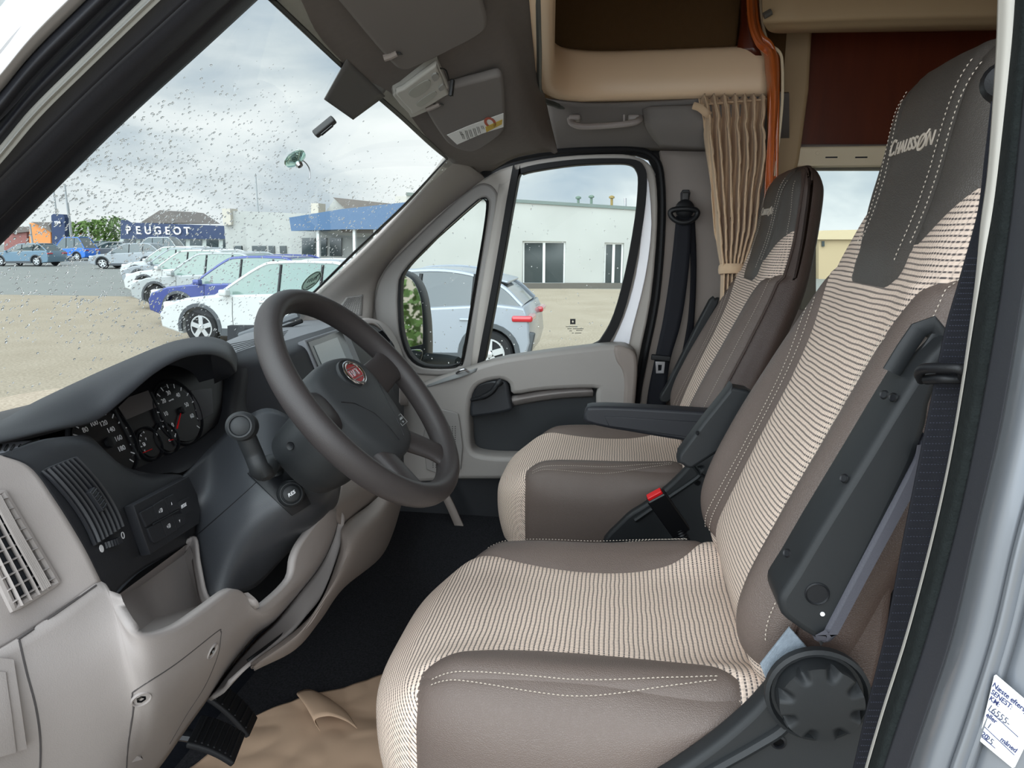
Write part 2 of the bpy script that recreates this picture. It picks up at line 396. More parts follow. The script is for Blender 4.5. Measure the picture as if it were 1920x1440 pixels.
def g_head(p): return min((p.z-(1.975+(abs(p.y-CY)-.085)*1.05))*.7, abs(p.y-CY)-.075)
def ybol(z): return interp([(1.49, .158), (1.54, .140), (1.62, .122), (1.72, .116), (1.82, .124), (1.90, .148), (1.96, .178)], z)[0]
def g_bol(p):
    dy = abs(p.y-CY); yb = ybol(p.z)
    return min(dy-yb, (1.942+(dy-.17)*.7-p.z)*.8, p.z-1.503)
def build_back(root, mats):
    na = 150; A = [i*2*math.pi/na for i in range(na)]; B = [1.402+i*(2.2200-1.402)/110 for i in range(111)]
    B = [b if b < 2.17 else 2.17+(2.2203-2.17)*(1-max(0, 1-(b-2.17)/(2.2200-2.17))**1.8) for b in B]
    SGN[0] = 1
    p0 = SB(0, 1.7); n = (SB(.05, 1.7)-SB(-.05, 1.7)).cross(SB(0, 1.71)-SB(0, 1.69))
    SGN[0] = 1 if n.x < 0 else -1
    o = split_surface(SB, A, B, True, [('backrest_shell', g_side), ('headrest_pad', g_lobe), ('headrest_side', g_head), ('backrest_bolster', g_bol), ('backrest', lambda p: 1e3)],
                      puff=.0055, w=.011, uvf=lambda p: (p.y, (p.z-1.4)*1.09))
    names = ['backrest_shell', 'headrest_pad', 'headrest_cover', 'backrest_bolster', 'backrest']
    ml = [leather_b, leather_d, leather_d, leather, fabric]; lb = ['brown leather side and rear cover', 'smooth grey leather head pad with white embroidery', 'grey leather around the head pad', 'taupe leather side bolster', 'ribbed beige and black woven centre panel']
    r = {}
    for k, me in o.items():
        if k in (2, 3): r[k] = sides(names[k], me, ml[k], root, lb[k])
        else: r[k] = lab(link(names[k], me, ml[k], root, ang=180), lb[k])
    return r
def sides(name, me, m, root, lb):
    res = []
    for sg, w in ((1, 'on the far side'), (-1, 'on the near side')):
        bm = bmesh.new(); bm.from_mesh(me)
        bmesh.ops.delete(bm, geom=[v for v in bm.verts if (v.co.y-CY)*sg < 0], context='VERTS')
        m2 = bpy.data.meshes.new(name); bm.to_mesh(m2); bm.free(); res.append(lab(link(name, m2, m, root, ang=180), lb+' '+w))
    return res
def stitch(g, pts, nf, ln=.0036, gap=.0022, r=.00045):
    """row of sewn stitches along a line"""
    P = [Vector(p) for p in pts]; acc = 0; i = 0; s = [0]
    for a, b in zip(P, P[1:]): s.append(s[-1]+(b-a).length)
    def at(d):
        for k in range(len(s)-1):
            if s[k+1] >= d:
                return P[k].lerp(P[k+1], (d-s[k])/max(s[k+1]-s[k], 1e-9))
        return P[-1]
    d = 0
    while d+ln < s[-1]:
        a, b = at(d), at(d+ln); n = nf(a) if callable(nf) else nf; m = (a+b)/2+n*r*1.6; t = (b-a).normalized(); q = t.cross(n).normalized()*r
        g.add([a+q, a-q, m+q+n*r, m-q+n*r, b+q, b-q], [(0, 1, 3, 2), (2, 3, 5, 4), (0, 2, 4), (1, 5, 3)])
        d += ln+gap
def back_stitches(sg, bol):
    g = G(); off = .0062
    def fl(lst, sgn):
        pts = cat([Vector((0, CY+sgn*a, b)) for a, b in lst], 14)
        return [front(p.y, p.z)+frontn(p.y, p.z)*off for p in pts]
    if bol:
        for o in (.012, .028):
            stitch(g, fl([(min(ybol(z_)+o, .225), z_) for z_ in (1.515, 1.58, 1.66, 1.74, 1.82, 1.88, 1.92-o)], sg), Vector((-1, 0, .3)).normalized())
        return g
    if 1:
        hw = lambda z, k: interp(BK, z)[1]*.965-k
        stitch(g, fl([(hw(z, .010), z) for z in (1.55, 1.65, 1.75, 1.85, 1.95, 2.05, 2.12, 2.18)], sg), Vector((-1, sg*-.2, .2)).normalized())
        stitch(g, fl([(.094, 1.99), (.096, 2.08), (.100, 2.14), (.112, 2.185)], sg), Vector((-1, 0, .2)))
        stitch(g, fl([(.074, 1.97), (.074, 2.08), (.080, 2.14), (.092, 2.19)], sg), Vector((-1, 0, .2)))
    return g
def embroidery(root, y0=None):
    a = textmesh('C', .048, None, 0, 0, th=.0006, align='LEFT', bold=.0005); b = textmesh('HAUSS', .036, None, 0, 0, th=.0006, align='LEFT', spacing=1.12, bold=.0004)
    c = textmesh('O', .046, None, 0, 0, th=.0006, align='LEFT', bold=.0005); d = textmesh('N', .038, None, 0, 0, th=.0006, align='LEFT', bold=.0004)
    x = 0
    for m, dy in ((a, .004), (b, 0), (c, -.003), (d, 0)):
        xs = [v.co.x for v in m.vertices]; w = max(xs)-min(xs); m.transform(Matrix.Translation((x-min(xs), dy, 0))); x += w+(.010 if m is a else .0050)
    g = G(); g.tube([(x*.74, -.012, 0), (x*.79, .006, 0), (x*.86, .020, 0)], .0012, 6); sl = bpy.data.meshes.new('s'); sl.from_pydata([tuple(p) for p in g.v], [], g.f)
    me = joinmesh([a, b, c, d, sl]); sc = .150/x
    for v in me.vertices:
        X, Y, Z_ = v.co; X += Y*.18
        y = CY+.012-(X*sc-.070)*1.0; z = 2.112+Y*sc*.95
        y = CY+.011-(X*sc-.070)*.96; v.co = front(y, z)+frontn(y, z)*(.0060+Z_)
    return lab(link('embroidered_lettering', me, thread, root, ang=180), 'white embroidered lettering')
# ---- cushion
def SCu(th, s):
    a, b = (.300, .252)
    c, d = se(math.cos(th), 3.6), se(math.sin(th), 3.6)
    psi = min(s, 1)*math.pi/2
    rho = se(math.sin(psi), 3.6); h = se(math.cos(psi), 3.6)
    x = -.035+a*c*rho; y = CY+b*d*rho*(1-.10*max(0, -c)**2)
    dy = abs(y-CY); fx = max(0, min(1, (x+.33)/.14)); rx = max(0, min(1, (.26-x)/.1))
    zt = 1.437+.040*math.exp(-((dy-.195)/.055)**2)*fx*fx*(3-2*fx)-.026*(1-fx)**1.5+.012*max(0, (x-.1)/.15)
    sk = max(0, min(1, (x+.06)/.20)); zb = 1.215+.19*sk*sk*(3-2*sk)
    zm = zb+.5*(zt-zb); z = zm+(zt-zm)*h
    if s > 1:
        k = s-1; z = zm+(zb-zm)*k; q = 1-.05*k*k
        x = -.035+(x+.035)*q; y = CY+(y-CY)*q
    return Vector((x, y, z))
def yl(x): return interp([(-.30, .215), (-.26, .185), (-.20, .150), (-.10, .125), (0, .122), (.08, .138), (.13, .165), (.17, .215)], x)[0]
def zs(x): return interp([(-.26, 1.415), (-.22, 1.436), (-.15, 1.449), (0, 1.455), (.1, 1.457), (.17, 1.462)], x)[0]
def g_cside(p): return min(zs(p.x)-p.z, p.x+.242, .158-p.x, abs(p.y-CY)-.18)
def g_cbol(p): return min(abs(p.y-CY)-yl(p.x), p.x+.246, .158-p.x, p.z-1.405)
def build_cushion(root):
    na = 200; A = [-i*2*math.pi/na for i in range(na)]; B = [.03+i*(1.97)/90 for i in range(91)]
    n = (SCu(A[10], .5)-SCu(A[9], .5)).cross(SCu(A[9], .52)-SCu(A[9], .5)); SGN[0] = 1 if n.z > 0 else -1
    o = split_surface(SCu, A, B, True, [('a', g_cside), ('b', g_cbol), ('c', lambda p: 1e3)], puff=.005, w=.010,
                      uvf=lambda p: (p.y, p.x-max(0, 1.41-p.z)*(1 if p.x < -.2 else 0)))
    names = ['cushion_side_panel', 'cushion_bolster', 'seat_cushion']; ml = [leather, leather, fabric]
    lb = ['taupe leather side panel with piped hem', 'taupe leather bolster strip', 'ribbed beige and black woven seat centre']
    r = {}
    for k, me in o.items():
        if k == 2:   # close the small hole at the pole
            bm = bmesh.new(); bm.from_mesh(me); uvl = bm.loops.layers.uv['uv']
            ed = [e for e in bm.edges if e.is_boundary and all((v.co.xy-Vector((-.035, CY))).length < .08 for v in e.verts)]
            if ed:
                f = bmesh.ops.contextual_create(bm, geom=ed)['faces']
                for q in f:
                    q.smooth = True
                    for lp in q.loops: lp[uvl].uv = (lp.vert.co.y, lp.vert.co.x)
            bm.to_mesh(me); bm.free()
        r[k] = lab(link(names[k], me, ml[k], root, ang=180), lb[k]) if k == 2 else sides(names[k], me, ml[k], root, lb[k])
    return r
def cush_pt(x, y):
    """height of the cushion top at x, y"""
    best = None
    th = math.atan2(y-CY, x+.035)
    # numeric search
    cx, cy_ = x, y; t, s = th, .6
    for _ in range(30):
        p = SCu(t, s); e = 1e-3
        dt = (SCu(t+e, s)-p)/e; ds = (SCu(t, s+e)-p)/e
        rx, ry = cx-p.x, cy_-p.y; det = dt.x*ds.y-dt.y*ds.x
        if abs(det) < 1e-9: break
        a = (rx*ds.y-ry*ds.x)/det; b = (dt.x*ry-dt.y*rx)/det
        t += max(-.2, min(.2, a)); s = max(.02, min(.98, s+max(-.1, min(.1, b))))
    return SCu(t, s)
def cush_stitches(sg):
    g = G()
    if 1:
        for o in (.010, .024):
            pts = []
            for i in range(40):
                x = -.225+.36*i/39; y = CY+sg*(.196+o*(.35+.65*math.sin(math.pi*i/39)))
                pts.append(cush_pt(x, y)+Vector((0, sg*.001, .0058)))
            stitch(g, pts, Vector((0, sg*.2, 1)).normalized())
    return g
def build_seat():
    root = T('driver_seat', 'driver seat nearest the camera with beige ribbed fabric, taupe leather and raised side armrest', 'seat', (0, CY, 1.02))
    bk = build_back(root, None); cu = build_cushion(root)
    for i, sg in enumerate((1, -1)):
        sub(lab(back_stitches(sg, 1).obj('stitching', thread), 'pale thread stitching'), bk[3][i])
        sub(lab(back_stitches(sg, 0).obj('stitching', thread), 'pale thread stitching'), bk[2][i])
        sub(lab(cush_stitches(sg).obj('stitching', thread), 'pale thread stitching'), cu[1][i])
    sub(embroidery(None), bk[1])
    # piping along the hem of the side panels
    for q, sg in enumerate((1, -1)):
        g = G(); pts = []
        for i in range(30):
            th = sg*(math.pi*(1-.28)+(.12-(1-.28))*math.pi*i/29); pts.append(SCu(th, 1.97)+Vector((0, sg*.004, -.001)))
        g.tube([p for p in pts if -.24 < p.x < .16], .003, 6)
        sub(g.obj('piping', leather, None), cu[0][q])
    # piping on the side of the backrest
    for sg in (1, -1):
        g = G(); pts = []
        for i in range(46):
            z = 1.50+(2.205-1.50)*i/45; xf, hw, th, bo = interp(BK, z); y = CY+sg*hw*.972; p = front(y, z); pts.append(p+Vector((-.002, sg*.003, 0)))
        g.tube(pts, .0032, 6)
        sub(g.obj('piping', leather_b, None), bk[0])
    # base
    g = G()
    g.box((-.02, CY, 1.16), (.40, .34, .10)); g.obj('seat_frame', pl_black, root, bevel=.01)
    g = G(); g.box((-.02, CY, 1.06), (.34, .32, .09)); g.obj('seat_base', pl_black, root, bevel=.01)
    return root
seat = build_seat()
def side_cover(root, y, sgn):
    """plastic flank of the seat base with the recliner knob; sgn -1 faces the driver door"""
    pix = [(1432, 1290), (1460, 1262), (1500, 1240), (1560, 1235), (1600, 1255), (1622, 1290), (1630, 1340), (1618, 1390), (1640, 1470), (1640, 1600), (1100, 1600), (1150, 1500), (1250, 1440), (1330, 1385), (1395, 1330)]
    P = [U(a, b, y=.735) for a, b in pix]; out = [(p.x, p.z) for p in P]
    me = plate(out, [], (0, y, 0), (1, 0, 0), (0, 0, 1), .03, .008, 5)
    c = link('side_cover', me, pl_seat, root)
    # raised rib following the top edge
    g = G(); rp = [U(a, b, y=.72) for a, b in [(1478, 1330), (1470, 1362), (1420, 1395), (1340, 1440), (1270, 1480), (1200, 1520)]]
    g.tube([Vector((p.x, y+sgn*.013, p.z)) for p in cat(rp, 5)], (.010, .007), 8, flat=(0, 1, 0)); sub(g.obj('rib', pl_seat), c)
    s = U(1459, 1390, y=.72); g = G(); g.lathe([(.008, 0), (.0085, .002), (.006, .003), (.0055, -.003), (.001, -.004)], (s.x, y+sgn*.015, s.z), (0, sgn, 0), 20); sub(g.obj('screw', pl_black), c)
    # knob with eight finger scallops
    o = U(1540, 1320, y=.70); g = G(); R0 = .043; rows = []
    for i in range(26):
        r = i/25; rows.append([])
        for k in range(96):
            a = 2*math.pi*k/96; sc = max(0, math.cos(8*(a+.2)))**2
            notch = sc*max(0, min(1, (r-.62)/.25))
            rad = R0*min(1, r/.93); h = .030*(1-.12*min(1, r/.9)**2)-.013*notch
            if r > .93: h -= (r-.93)/.07*.030; rad = R0*(1+.02*(r-.93)/.07)
            rows[-1].append(Vector((o.x+rad*math.cos(a), y+sgn*(.012+h), o.z+rad*math.sin(a))))
    g.grid(rows, cu=True); k = lab(g.obj('recliner_knob', pl_seat, root, ang=60), 'large round scalloped knob')
    g = G(); g.lathe([(.050, 0), (.054, .004), (.054, .012), (.050, .014), (.047, .008)], (o.x, y+sgn*.010, o.z), (0, sgn, 0), 40); sub(g.obj('knob_surround', pl_seat), k)
side_cover(seat, .735, -1)
link('side_cover', plate([(-.24, 1.06), (.22, 1.06), (.24, 1.30), (.17, 1.36), (.05, 1.27), (-.12, 1.20), (-.24, 1.18)], [], (0, 1.255, 0), (1, 0, 0), (0, 0, 1), .03, .008, 4), pl_seat, seat)
# velcro strap by the hinge
me = plateY([(1425, 1245), (1480, 1175), (1512, 1212), (1440, 1283)], [], .735, .004, .001, 1)
lab(link('velcro_strip', me, mat('velcro', (128, 138, 148), .95, (200, .25), (900, .8)), seat), 'grey hook and loop strip')
# lower leather flap behind the armrest
me = plateY([(1520, 1195), (1545, 1215), (1560, 1240), (1640, 1270), (1690, 900), (1720, 820), (1600, 960), (1560, 1100)], [], .765, .03, .01, 4)
lab(link('backrest_side_flap', me, leather_b, seat), 'brown leather flank of the backrest')
# ---- armrests
def folded_arm(root, y0, sgn, name):
    """folded up armrest lying along the side of the backrest; sgn -1 on the driver door side"""
    yn = .665; th = .062
    P = lambda a, b: U(a, b, y=yn)
    body = [(1466, 1112), (1460, 1128), (1464, 1148), (1478, 1166), (1540, 1205), (1556, 1190), (1716, 868), (1745, 760), (1775, 690), (1800, 655), (1792, 640), (1770, 640), (1711, 712), (1620, 860), (1534, 1000), (1490, 1075)]
    me = plate([(P(a, b).x, P(a, b).z) for a, b in body], [], (0, y0+sgn*-th/2, 0), (1, 0, 0), (0, 0, 1), th, .007, 2)
    ob = link(name, me, pl_seat, root)
    # padded rear face
    pad = [(1538, 1203), (1552, 1207), (1568, 1196), (1590, 1160), (1722, 905), (1738, 850), (1722, 845), (1545, 1175)]
    me = plate([(P(a, b).x, P(a, b).z) for a, b in pad], [], (0, y0+sgn*(.008-th/2), 0), (1, 0, 0), (0, 0, 1), th-.004, .012, 3)
    sub(lab(link('pad', me, mat('arm_pad', (70, 70, 78), .55, None, (600, .3))), 'soft grey padding strip'), ob)
    # pivot cap and dot
    o = P(1532, 1113); g = G(); g.lathe([(.0115, 0), (.0115, .001), (.0105, .0022), (.0095, .0008), (.001, .0008)], (o.x, y0, o.z), (0, sgn, 0), 32); sub(g.obj('pivot_cap', pl_black), ob)
    o = P(1542, 1151); g = G(); g.lathe([(.0022, 0), (.0022, .0008), (.0005, .001)], (o.x, y0, o.z), (0, sgn, 0), 12); sub(g.obj('dot', white), ob)
    return ob
folded_arm(seat, .665, -1, 'armrest')
def adj_handle(root):
    # stirrup shaped release handle at the top of the armrest with its hinge
    a, b, c, d = [U(*p, y=.69) for p in ((1733, 612), (1762, 618), (1704, 712), (1680, 698))]
    mid = lambda p, q, t: p.lerp(q, t)
    g = G(); g.tube([d+Vector((-.004, .0, 0)), mid(d, a, .5)+Vector((-.004, 0, 0)), mid(d, a, .92)+Vector((-.003, 0, 0)), mid(a, b, .5)+Vector((0, 0, .003)), mid(c, b, .92)+Vector((.003, -.0, 0)), mid(c, b, .5)+Vector((.003, 0, 0)), c], (.0042, .0085), 10, flat=(0, 1, 0))
    h = g.obj('armrest_release_handle', pl_seat, root)
    g = G(); g.tube([mid(c, d, .5)+Vector((.0, .01, 0)), mid(a, b, .5)+Vector((0, .01, -.01))], .005, 8); sub(g.obj('handle_core', pl_taupe), h)
    for p in ((1658, 740), (1675, 745), (1583, 897), (1476, 1037)):
        g = G(); o = U(*p, y=.672); g.lathe([(.0045, 0), (.004, .0015), (.003, .0005), (.0005, .0005)], o, Vector((-.8, -.45, .3)), 14)
        sub(g.obj('rivet', pl_black), h)
adj_handle(seat)
# inner armrest of the driver seat, folded up, only its front edge shows beyond the backrest
me = plateY([(1272, 845), (1278, 865), (1292, 872), (1312, 862), (1400, 800), (1420, 740), (1372, 722), (1362, 728)], [], 1.275, .045, .006, 2)
arm2 = lab(link('armrest', me, pl_seat, seat), 'folded inner armrest')
o = U(1308, 812, y=1.25); g = G(); g.lathe([(.004, 0), (.0035, .002), (.0005, .0015)], o, (-.8, -.6, .1), 14); sub(g.obj('rivet', pl_black), arm2)
# ---- passenger seat: the same seat on the far side
def copy_tree(o, parent=None):
    c = o.copy(); COL.objects.link(c)
    if parent: m = o.matrix_parent_inverse.copy(); c.parent = parent; c.matrix_parent_inverse = m
    for ch in list(o.children): copy_tree(ch, c)
    return c
skip = {'armrest', 'armrest_release_handle', 'velcro_strip', 'backrest_side_flap'}
pseat = seat.copy(); COL.objects.link(pseat); pseat.name = 'passenger_seat'
for ch in list(seat.children):
    if ch.name.split('.')[0] in skip: continue
    copy_tree(ch, pseat)
pseat.location += Vector((.015, .97, -.035)); pseat.scale = (1, 1, .985)
tag(pseat, 'passenger seat beside the far door with its near armrest folded down', 'seat')
PO = Vector((.015, .97, -.035))
g = G()
A1 = [(1100, 764), (1110, 758), (1180, 759), (1330, 768), (1365, 772), (1360, 830), (1290, 823), (1170, 803), (1140, 798), (1100, 788), (1095, 775)]
me = plateY(A1, [], 1.70, .055, .008, 2); ar = lab(link('armrest', me, mat('armrest_black', (40, 41, 46), .5, None, (900, .2)), pseat), 'black armrest folded down')
ar.matrix_parent_inverse = parent_world(pseat).inverted()
me = plateY([(1133, 780), (1330, 792), (1330, 825), (1172, 803), (1142, 799)], [], 1.672, .004, .0015, 1)
pa = link('armrest_side_panel', me, MT['armrest_black']); sub(pa, ar)
me = plateY([(1240, 752), (1238, 740), (1250, 720), (1290, 640), (1330, 562), (1340, 560), (1345, 570), (1280, 690), (1262, 745)], [], 2.25, .04, .005, 2)
link('armrest', me, pl_seat, pseat)
# ================================================================ surface tools
from mathutils.bvhtree import BVHTree
def bvh(*objs):
    V, F = [], []
    dg = bpy.context.evaluated_depsgraph_get(); dg.update()
    for o in objs:
        M = parent_world(o); me = o.data; b = len(V)
        V += [M @ v.co for v in me.vertices]; F += [tuple(i+b for i in p.vertices) for p in me.polygons]
    return BVHTree.FromPolygons(V, F)
def ray(px, py): return (FW+RT*((px-960)/FPX)-UPV*((py-720)/FPX)).normalized()
def hit(b, px, py, off=0):
    d = ray(px, py); p, n, i, t = b.ray_cast(CAM, d)
    if p is None:
        p, n, i, t = b.find_nearest(CAM+d*1.1)
        if p is None: return CAM+d, -d
    if n.dot(d) > 0: n = -n
    return p+n*off, n
def seam(b, pts, r=.0012, mt=None, par=None, name='seam', off=0, n=8, closed=False):
    P = cat([Vector((a, c, 0)) for a, c in pts], n, closed)
    Q_ = [p for p in P if b.ray_cast(CAM, ray(p.x, p.y))[0] is not None]; P = Q_ if len(Q_) > 3 else P
    g = G(); g.tube([hit(b, p.x, p.y, off)[0] for p in P], r, 6, closed=closed); return g.obj(name, mt or rubber, par)
def patch(b, quad, nu=8, nv=8, off=.001, thick=.002, mt=None, par=None, name='patch', bevel=0):
    """skin laid on a surface between four sight points TL TR BR BL"""
    q = [Vector((a, c, 0)) for a, c in quad]; rows = []
    for i in range(nu+1):
        u = i/nu; r = []
        for j in range(nv+1):
            v = j/nv; p = q[0].lerp(q[1], u).lerp(q[3].lerp(q[2], u), v); r.append(hit(b, p.x, p.y, off)[0])
        rows.append(r)
    g = G(); g.grid(rows); return g.obj(name, mt, par, solid=thick, off=0, bevel=bevel)
def PX(L): return [U(a, b, x=c) for a, b, c in L]
def mid4(q, u, v): return q[0].lerp(q[1], u).lerp(q[3].lerp(q[2], u), v)
# ================================================================ DASHBOARD
dash = T('dashboard', 'dark and light grey moulded dashboard in front of both seats', 'dashboard', (-.8, 1.4, 1.35))
# body behind the skins
g = G(); g.loft([[(x, y, z) for x, z in prof] for y, prof in (
    (.56, [(-.78, 1.30), (-.76, 1.50), (-.78, 1.66), (-.80, 1.70), (-1.0, 1.66), (-1.25, 1.55), (-1.25, 1.25)]),
    (1.0, [(-.72, 1.36), (-.70, 1.50), (-.76, 1.62), (-.82, 1.68), (-1.05, 1.68), (-1.30, 1.60), (-1.30, 1.25)]),
    (1.5, [(-.62, 1.34), (-.62, 1.45), (-.72, 1.60), (-.80, 1.66), (-1.05, 1.66), (-1.30, 1.60), (-1.30, 1.25)]),
    (2.26, [(-.82, 1.30), (-.78, 1.45), (-.80, 1.60), (-.84, 1.66), (-1.05, 1.66), (-1.25, 1.60), (-1.25, 1.25)]))], 5, 5)
core = g.obj('dashboard_body', pl_black, dash)
# left end, light grey
g = G(); g.loft([PX([(-190, 880, -.62), (-185, 960, -.62), (-170, 1060, -.61), (-140, 1180, -.60), (-110, 1275, -.59)]),
                 PX([(-90, 862, -.615), (-80, 930, -.60), (-50, 1040, -.585), (-15, 1150, -.57), (20, 1207, -.562)]),
                 PX([(-42, 858, -.608), (-8, 908, -.592), (30, 985, -.576), (78, 1085, -.561), (112, 1147, -.548)]),
                 PX([(0, 853, -.600), (56, 876, -.586), (100, 933, -.566), (154, 1020, -.545), (190, 1091, -.532)])], 8, 8)
cap = lab(g.obj('dashboard_end_panel', pl_light, dash, solid=.012), 'light grey end panel')
# lower light grey panel
cols = [[(-160, 1300, -.58), (-160, 1420, -.57), (-160, 1600, -.60), (-160, 1900, -.66)], [(-60, 1255, -.562), (-60, 1400, -.55), (-60, 1600, -.57), (-60, 1900, -.63)], [(33, 1199, -.552), (55, 1330, -.535), (70, 1500, -.55), (60, 1800, -.62)],
        [(120, 1140, -.54), (160, 1290, -.515), (180, 1450, -.53), (130, 1720, -.61)], [(190, 1090, -.532), (225, 1230, -.50), (240, 1380, -.51), (190, 1620, -.60)],
        [(212, 1135, -.515), (245, 1240, -.490), (265, 1350, -.50), (235, 1540, -.60)], [(238, 1178, -.49), (275, 1255, -.480), (290, 1340, -.495), (275, 1470, -.60)],
        [(275, 1192, -.475), (305, 1250, -.475), (318, 1320, -.495), (310, 1425, -.60)], [(330, 1177, -.468), (350, 1225, -.472), (360, 1280, -.495), (348, 1370, -.60)],
        [(385, 1140, -.466), (398, 1190, -.472), (405, 1240, -.495), (392, 1308, -.60)], [(432, 1107, -.466), (440, 1150, -.472), (445, 1195, -.495), (434, 1248, -.59)],
        [(457, 1112, -.470), (467, 1142, -.476), (477, 1165, -.495), (478, 1195, -.58)], [(478, 1143, -.476), (492, 1150, -.480), (508, 1155, -.495), (515, 1165, -.56)],
        [(510, 1122, -.478), (527, 1126, -.480), (543, 1118, -.495), (555, 1120, -.54)], [(545, 1085, -.478), (565, 1080, -.480), (585, 1070, -.492), (595, 1070, -.53)],
        [(553, 1045, -.478), (582, 1045, -.48), (608, 1030, -.490), (618, 1030, -.52)], [(570, 1012, -.476), (598, 1005, -.478), (622, 990, -.485), (632, 990, -.51)],
        [(612, 960, -.470), (620, 957, -.472), (627, 955, -.480), (634, 955, -.50)]]
g = G(); g.loft([PX(c) for c in cols], 6, 4)
low = lab(g.obj('lower_panel', pl_light, dash, solid=.010, ang=60), 'light grey lower panel')
g = G(); L1 = PX([(634, 952, -.498), (632, 990, -.505), (618, 1030, -.515), (595, 1070, -.525), (557, 1118, -.535), (516, 1165, -.555), (478, 1200, -.575), (432, 1252, -.59), (390, 1310, -.60)]); L2 = PX([(646, 980, -.498), (641, 1006, -.50), (634, 1040, -.50), (604, 1115, -.50), (576, 1152, -.505), (545, 1182, -.51), (508, 1212, -.52), (468, 1240, -.53), (428, 1275, -.55)])
g.loft([L1, [a.lerp(b, .5)+Vector((.006, 0, 0)) for a, b in zip(L1, L2)], L2], 5, 3); lab(g.obj('lower_panel_wing', pl_light, dash, solid=.006, ang=60), 'light grey wing of the lower panel')
# knee trims to the right of the column
g = G(); g.loft([PX([(722, 920, -.50), (690, 948, -.50), (644, 985, -.495), (636, 1035, -.49), (606, 1118, -.495), (565, 1172, -.50), (470, 1243, -.51)]),
                 PX([(740, 925, -.49), (715, 970, -.47), (675, 1015, -.465), (640, 1075, -.465), (598, 1140, -.475), (556, 1195, -.485), (476, 1250, -.50)]),
                 PX([(756, 930, -.52), (737, 995, -.51), (711, 1044, -.505), (645, 1100, -.50), (602, 1160, -.505), (556, 1215, -.51), (479, 1256, -.52)]),
                 PX([(756, 932, -.62), (735, 998, -.61), (708, 1047, -.60), (643, 1103, -.60), (600, 1163, -.60), (552, 1218, -.60), (477, 1258, -.60)])], 6, 5)
g.obj('knee_trim', pl_taupe, dash, solid=.006, ang=50)
g = G(); g.loft([PX([(640, 900, -.52), (670, 890, -.52), (700, 885, -.52), (760, 890, -.54)]), PX([(628, 950, -.49), (668, 930, -.50), (700, 915, -.51), (750, 905, -.53)]),
                 PX([(624, 957, -.49), (645, 984, -.50), (690, 948, -.51), (756, 925, -.53)])], 5, 5)
g.obj('console_panel', pl_taupe, dash, solid=.006)
g = G(); g.loft([PX([(722, 908, -.52), (688, 937, -.515), (642, 975, -.51), (630, 1030, -.51), (600, 1112, -.51), (560, 1165, -.515), (466, 1238, -.53)]), PX([(728, 925, -.52), (694, 952, -.515), (648, 988, -.51), (640, 1038, -.51), (610, 1120, -.51), (568, 1176, -.515), (474, 1248, -.53)])], 6, 2)
g.obj('seam_gap', rubber, dash, solid=.004)
# dark centre surface carrying vent and switches
k = [[(0, 852, -.602), (56, 875, -.588), (100, 932, -.568), (154, 1020, -.547), (191, 1092, -.534), (210, 1125, -.530)],
     [(30, 840, -.608), (85, 858, -.596), (134, 905, -.578), (182, 990, -.558), (212, 1062, -.546), (222, 1105, -.542)],
     [(80, 824, -.615), (130, 842, -.605), (178, 888, -.590), (218, 960, -.573), (240, 1030, -.562), (246, 1083, -.558)],
     [(130, 818, -.625), (185, 842, -.615), (222, 890, -.600), (248, 950, -.585), (266, 1010, -.577), (275, 1062, -.575)],
     [(168, 818, -.640), (215, 862, -.632), (262, 905, -.612), (290, 950, -.600), (306, 1000, -.593), (312, 1042, -.592)],
     [(200, 850, -.650), (245, 886, -.640), (305, 902, -.625), (330, 935, -.615), (342, 980, -.610), (345, 1024, -.608)],
     [(232, 880, -.660), (290, 888, -.650), (345, 893, -.635), (362, 930, -.625), (369, 965, -.620), (367, 1010, -.618)]]
g = G(); g.loft([PX(c) for c in k], 8, 8)
mid = lab(g.obj('instrument_panel', pl_dark, dash, solid=.010, ang=60), 'charcoal moulding around vent and switches')
g = G(); g.loft([PX([(210, 1125, -.53), (245, 1088, -.558), (276, 1064, -.575), (345, 1024, -.608), (366, 1010, -.618)]), PX([(205, 1122, -.60), (240, 1085, -.62), (270, 1062, -.64), (345, 1020, -.66), (366, 1006, -.67)])], 5, 3)
g.obj('instrument_panel_underside', pl_dark, dash)
# shelf below the dials
g = G(); g.loft([PX([(200, 850, -.69), (235, 880, -.69), (262, 876, -.70), (330, 842, -.71), (400, 800, -.715), (412, 730, -.74), (412, 690, -.76)]),
                 PX([(202, 853, -.650), (240, 884, -.650), (290, 888, -.655), (345, 868, -.665), (420, 812, -.675), (440, 760, -.70), (450, 690, -.72)]),
                 PX([(232, 881, -.645), (290, 888, -.650), (318, 886, -.65), (352, 880, -.65), (430, 820, -.66), (470, 760, -.70), (485, 690, -.72)])], 6, 4)
g.obj('dial_surround', pl_dark, dash)
# hood over the dials
lip = [(-80, 845, -.60), (0, 830, -.61), (95, 807, -.625), (178, 788, -.635), (232, 748, -.635), (292, 698, -.635), (345, 670, -.635), (395, 664, -.638), (428, 677, -.642), (442, 698, -.65)]
r1 = [(-80, 835, -.615), (0, 815, -.625), (90, 791, -.64), (172, 764, -.65), (228, 722, -.65), (290, 678, -.65), (345, 655, -.65), (395, 651, -.652), (430, 664, -.657), (444, 690, -.662)]
r2 = [(-80, 815, -.66), (0, 796, -.67), (75, 760, -.69), (160, 722, -.70), (222, 690, -.70), (282, 662, -.70), (335, 645, -.70), (390, 640, -.70), (428, 652, -.71), (444, 680, -.71)]
r3 = [(-80, 815, -.74), (0, 790, -.75), (62, 755, -.77), (172, 703, -.78), (235, 676, -.78), (295, 651, -.78), (335, 639, -.78), (385, 633, -.78), (424, 645, -.78), (441, 672, -.78)]
def down(L, dz, dx=0): return [p+Vector((dx, 0, -dz)) for p in PX(L)]
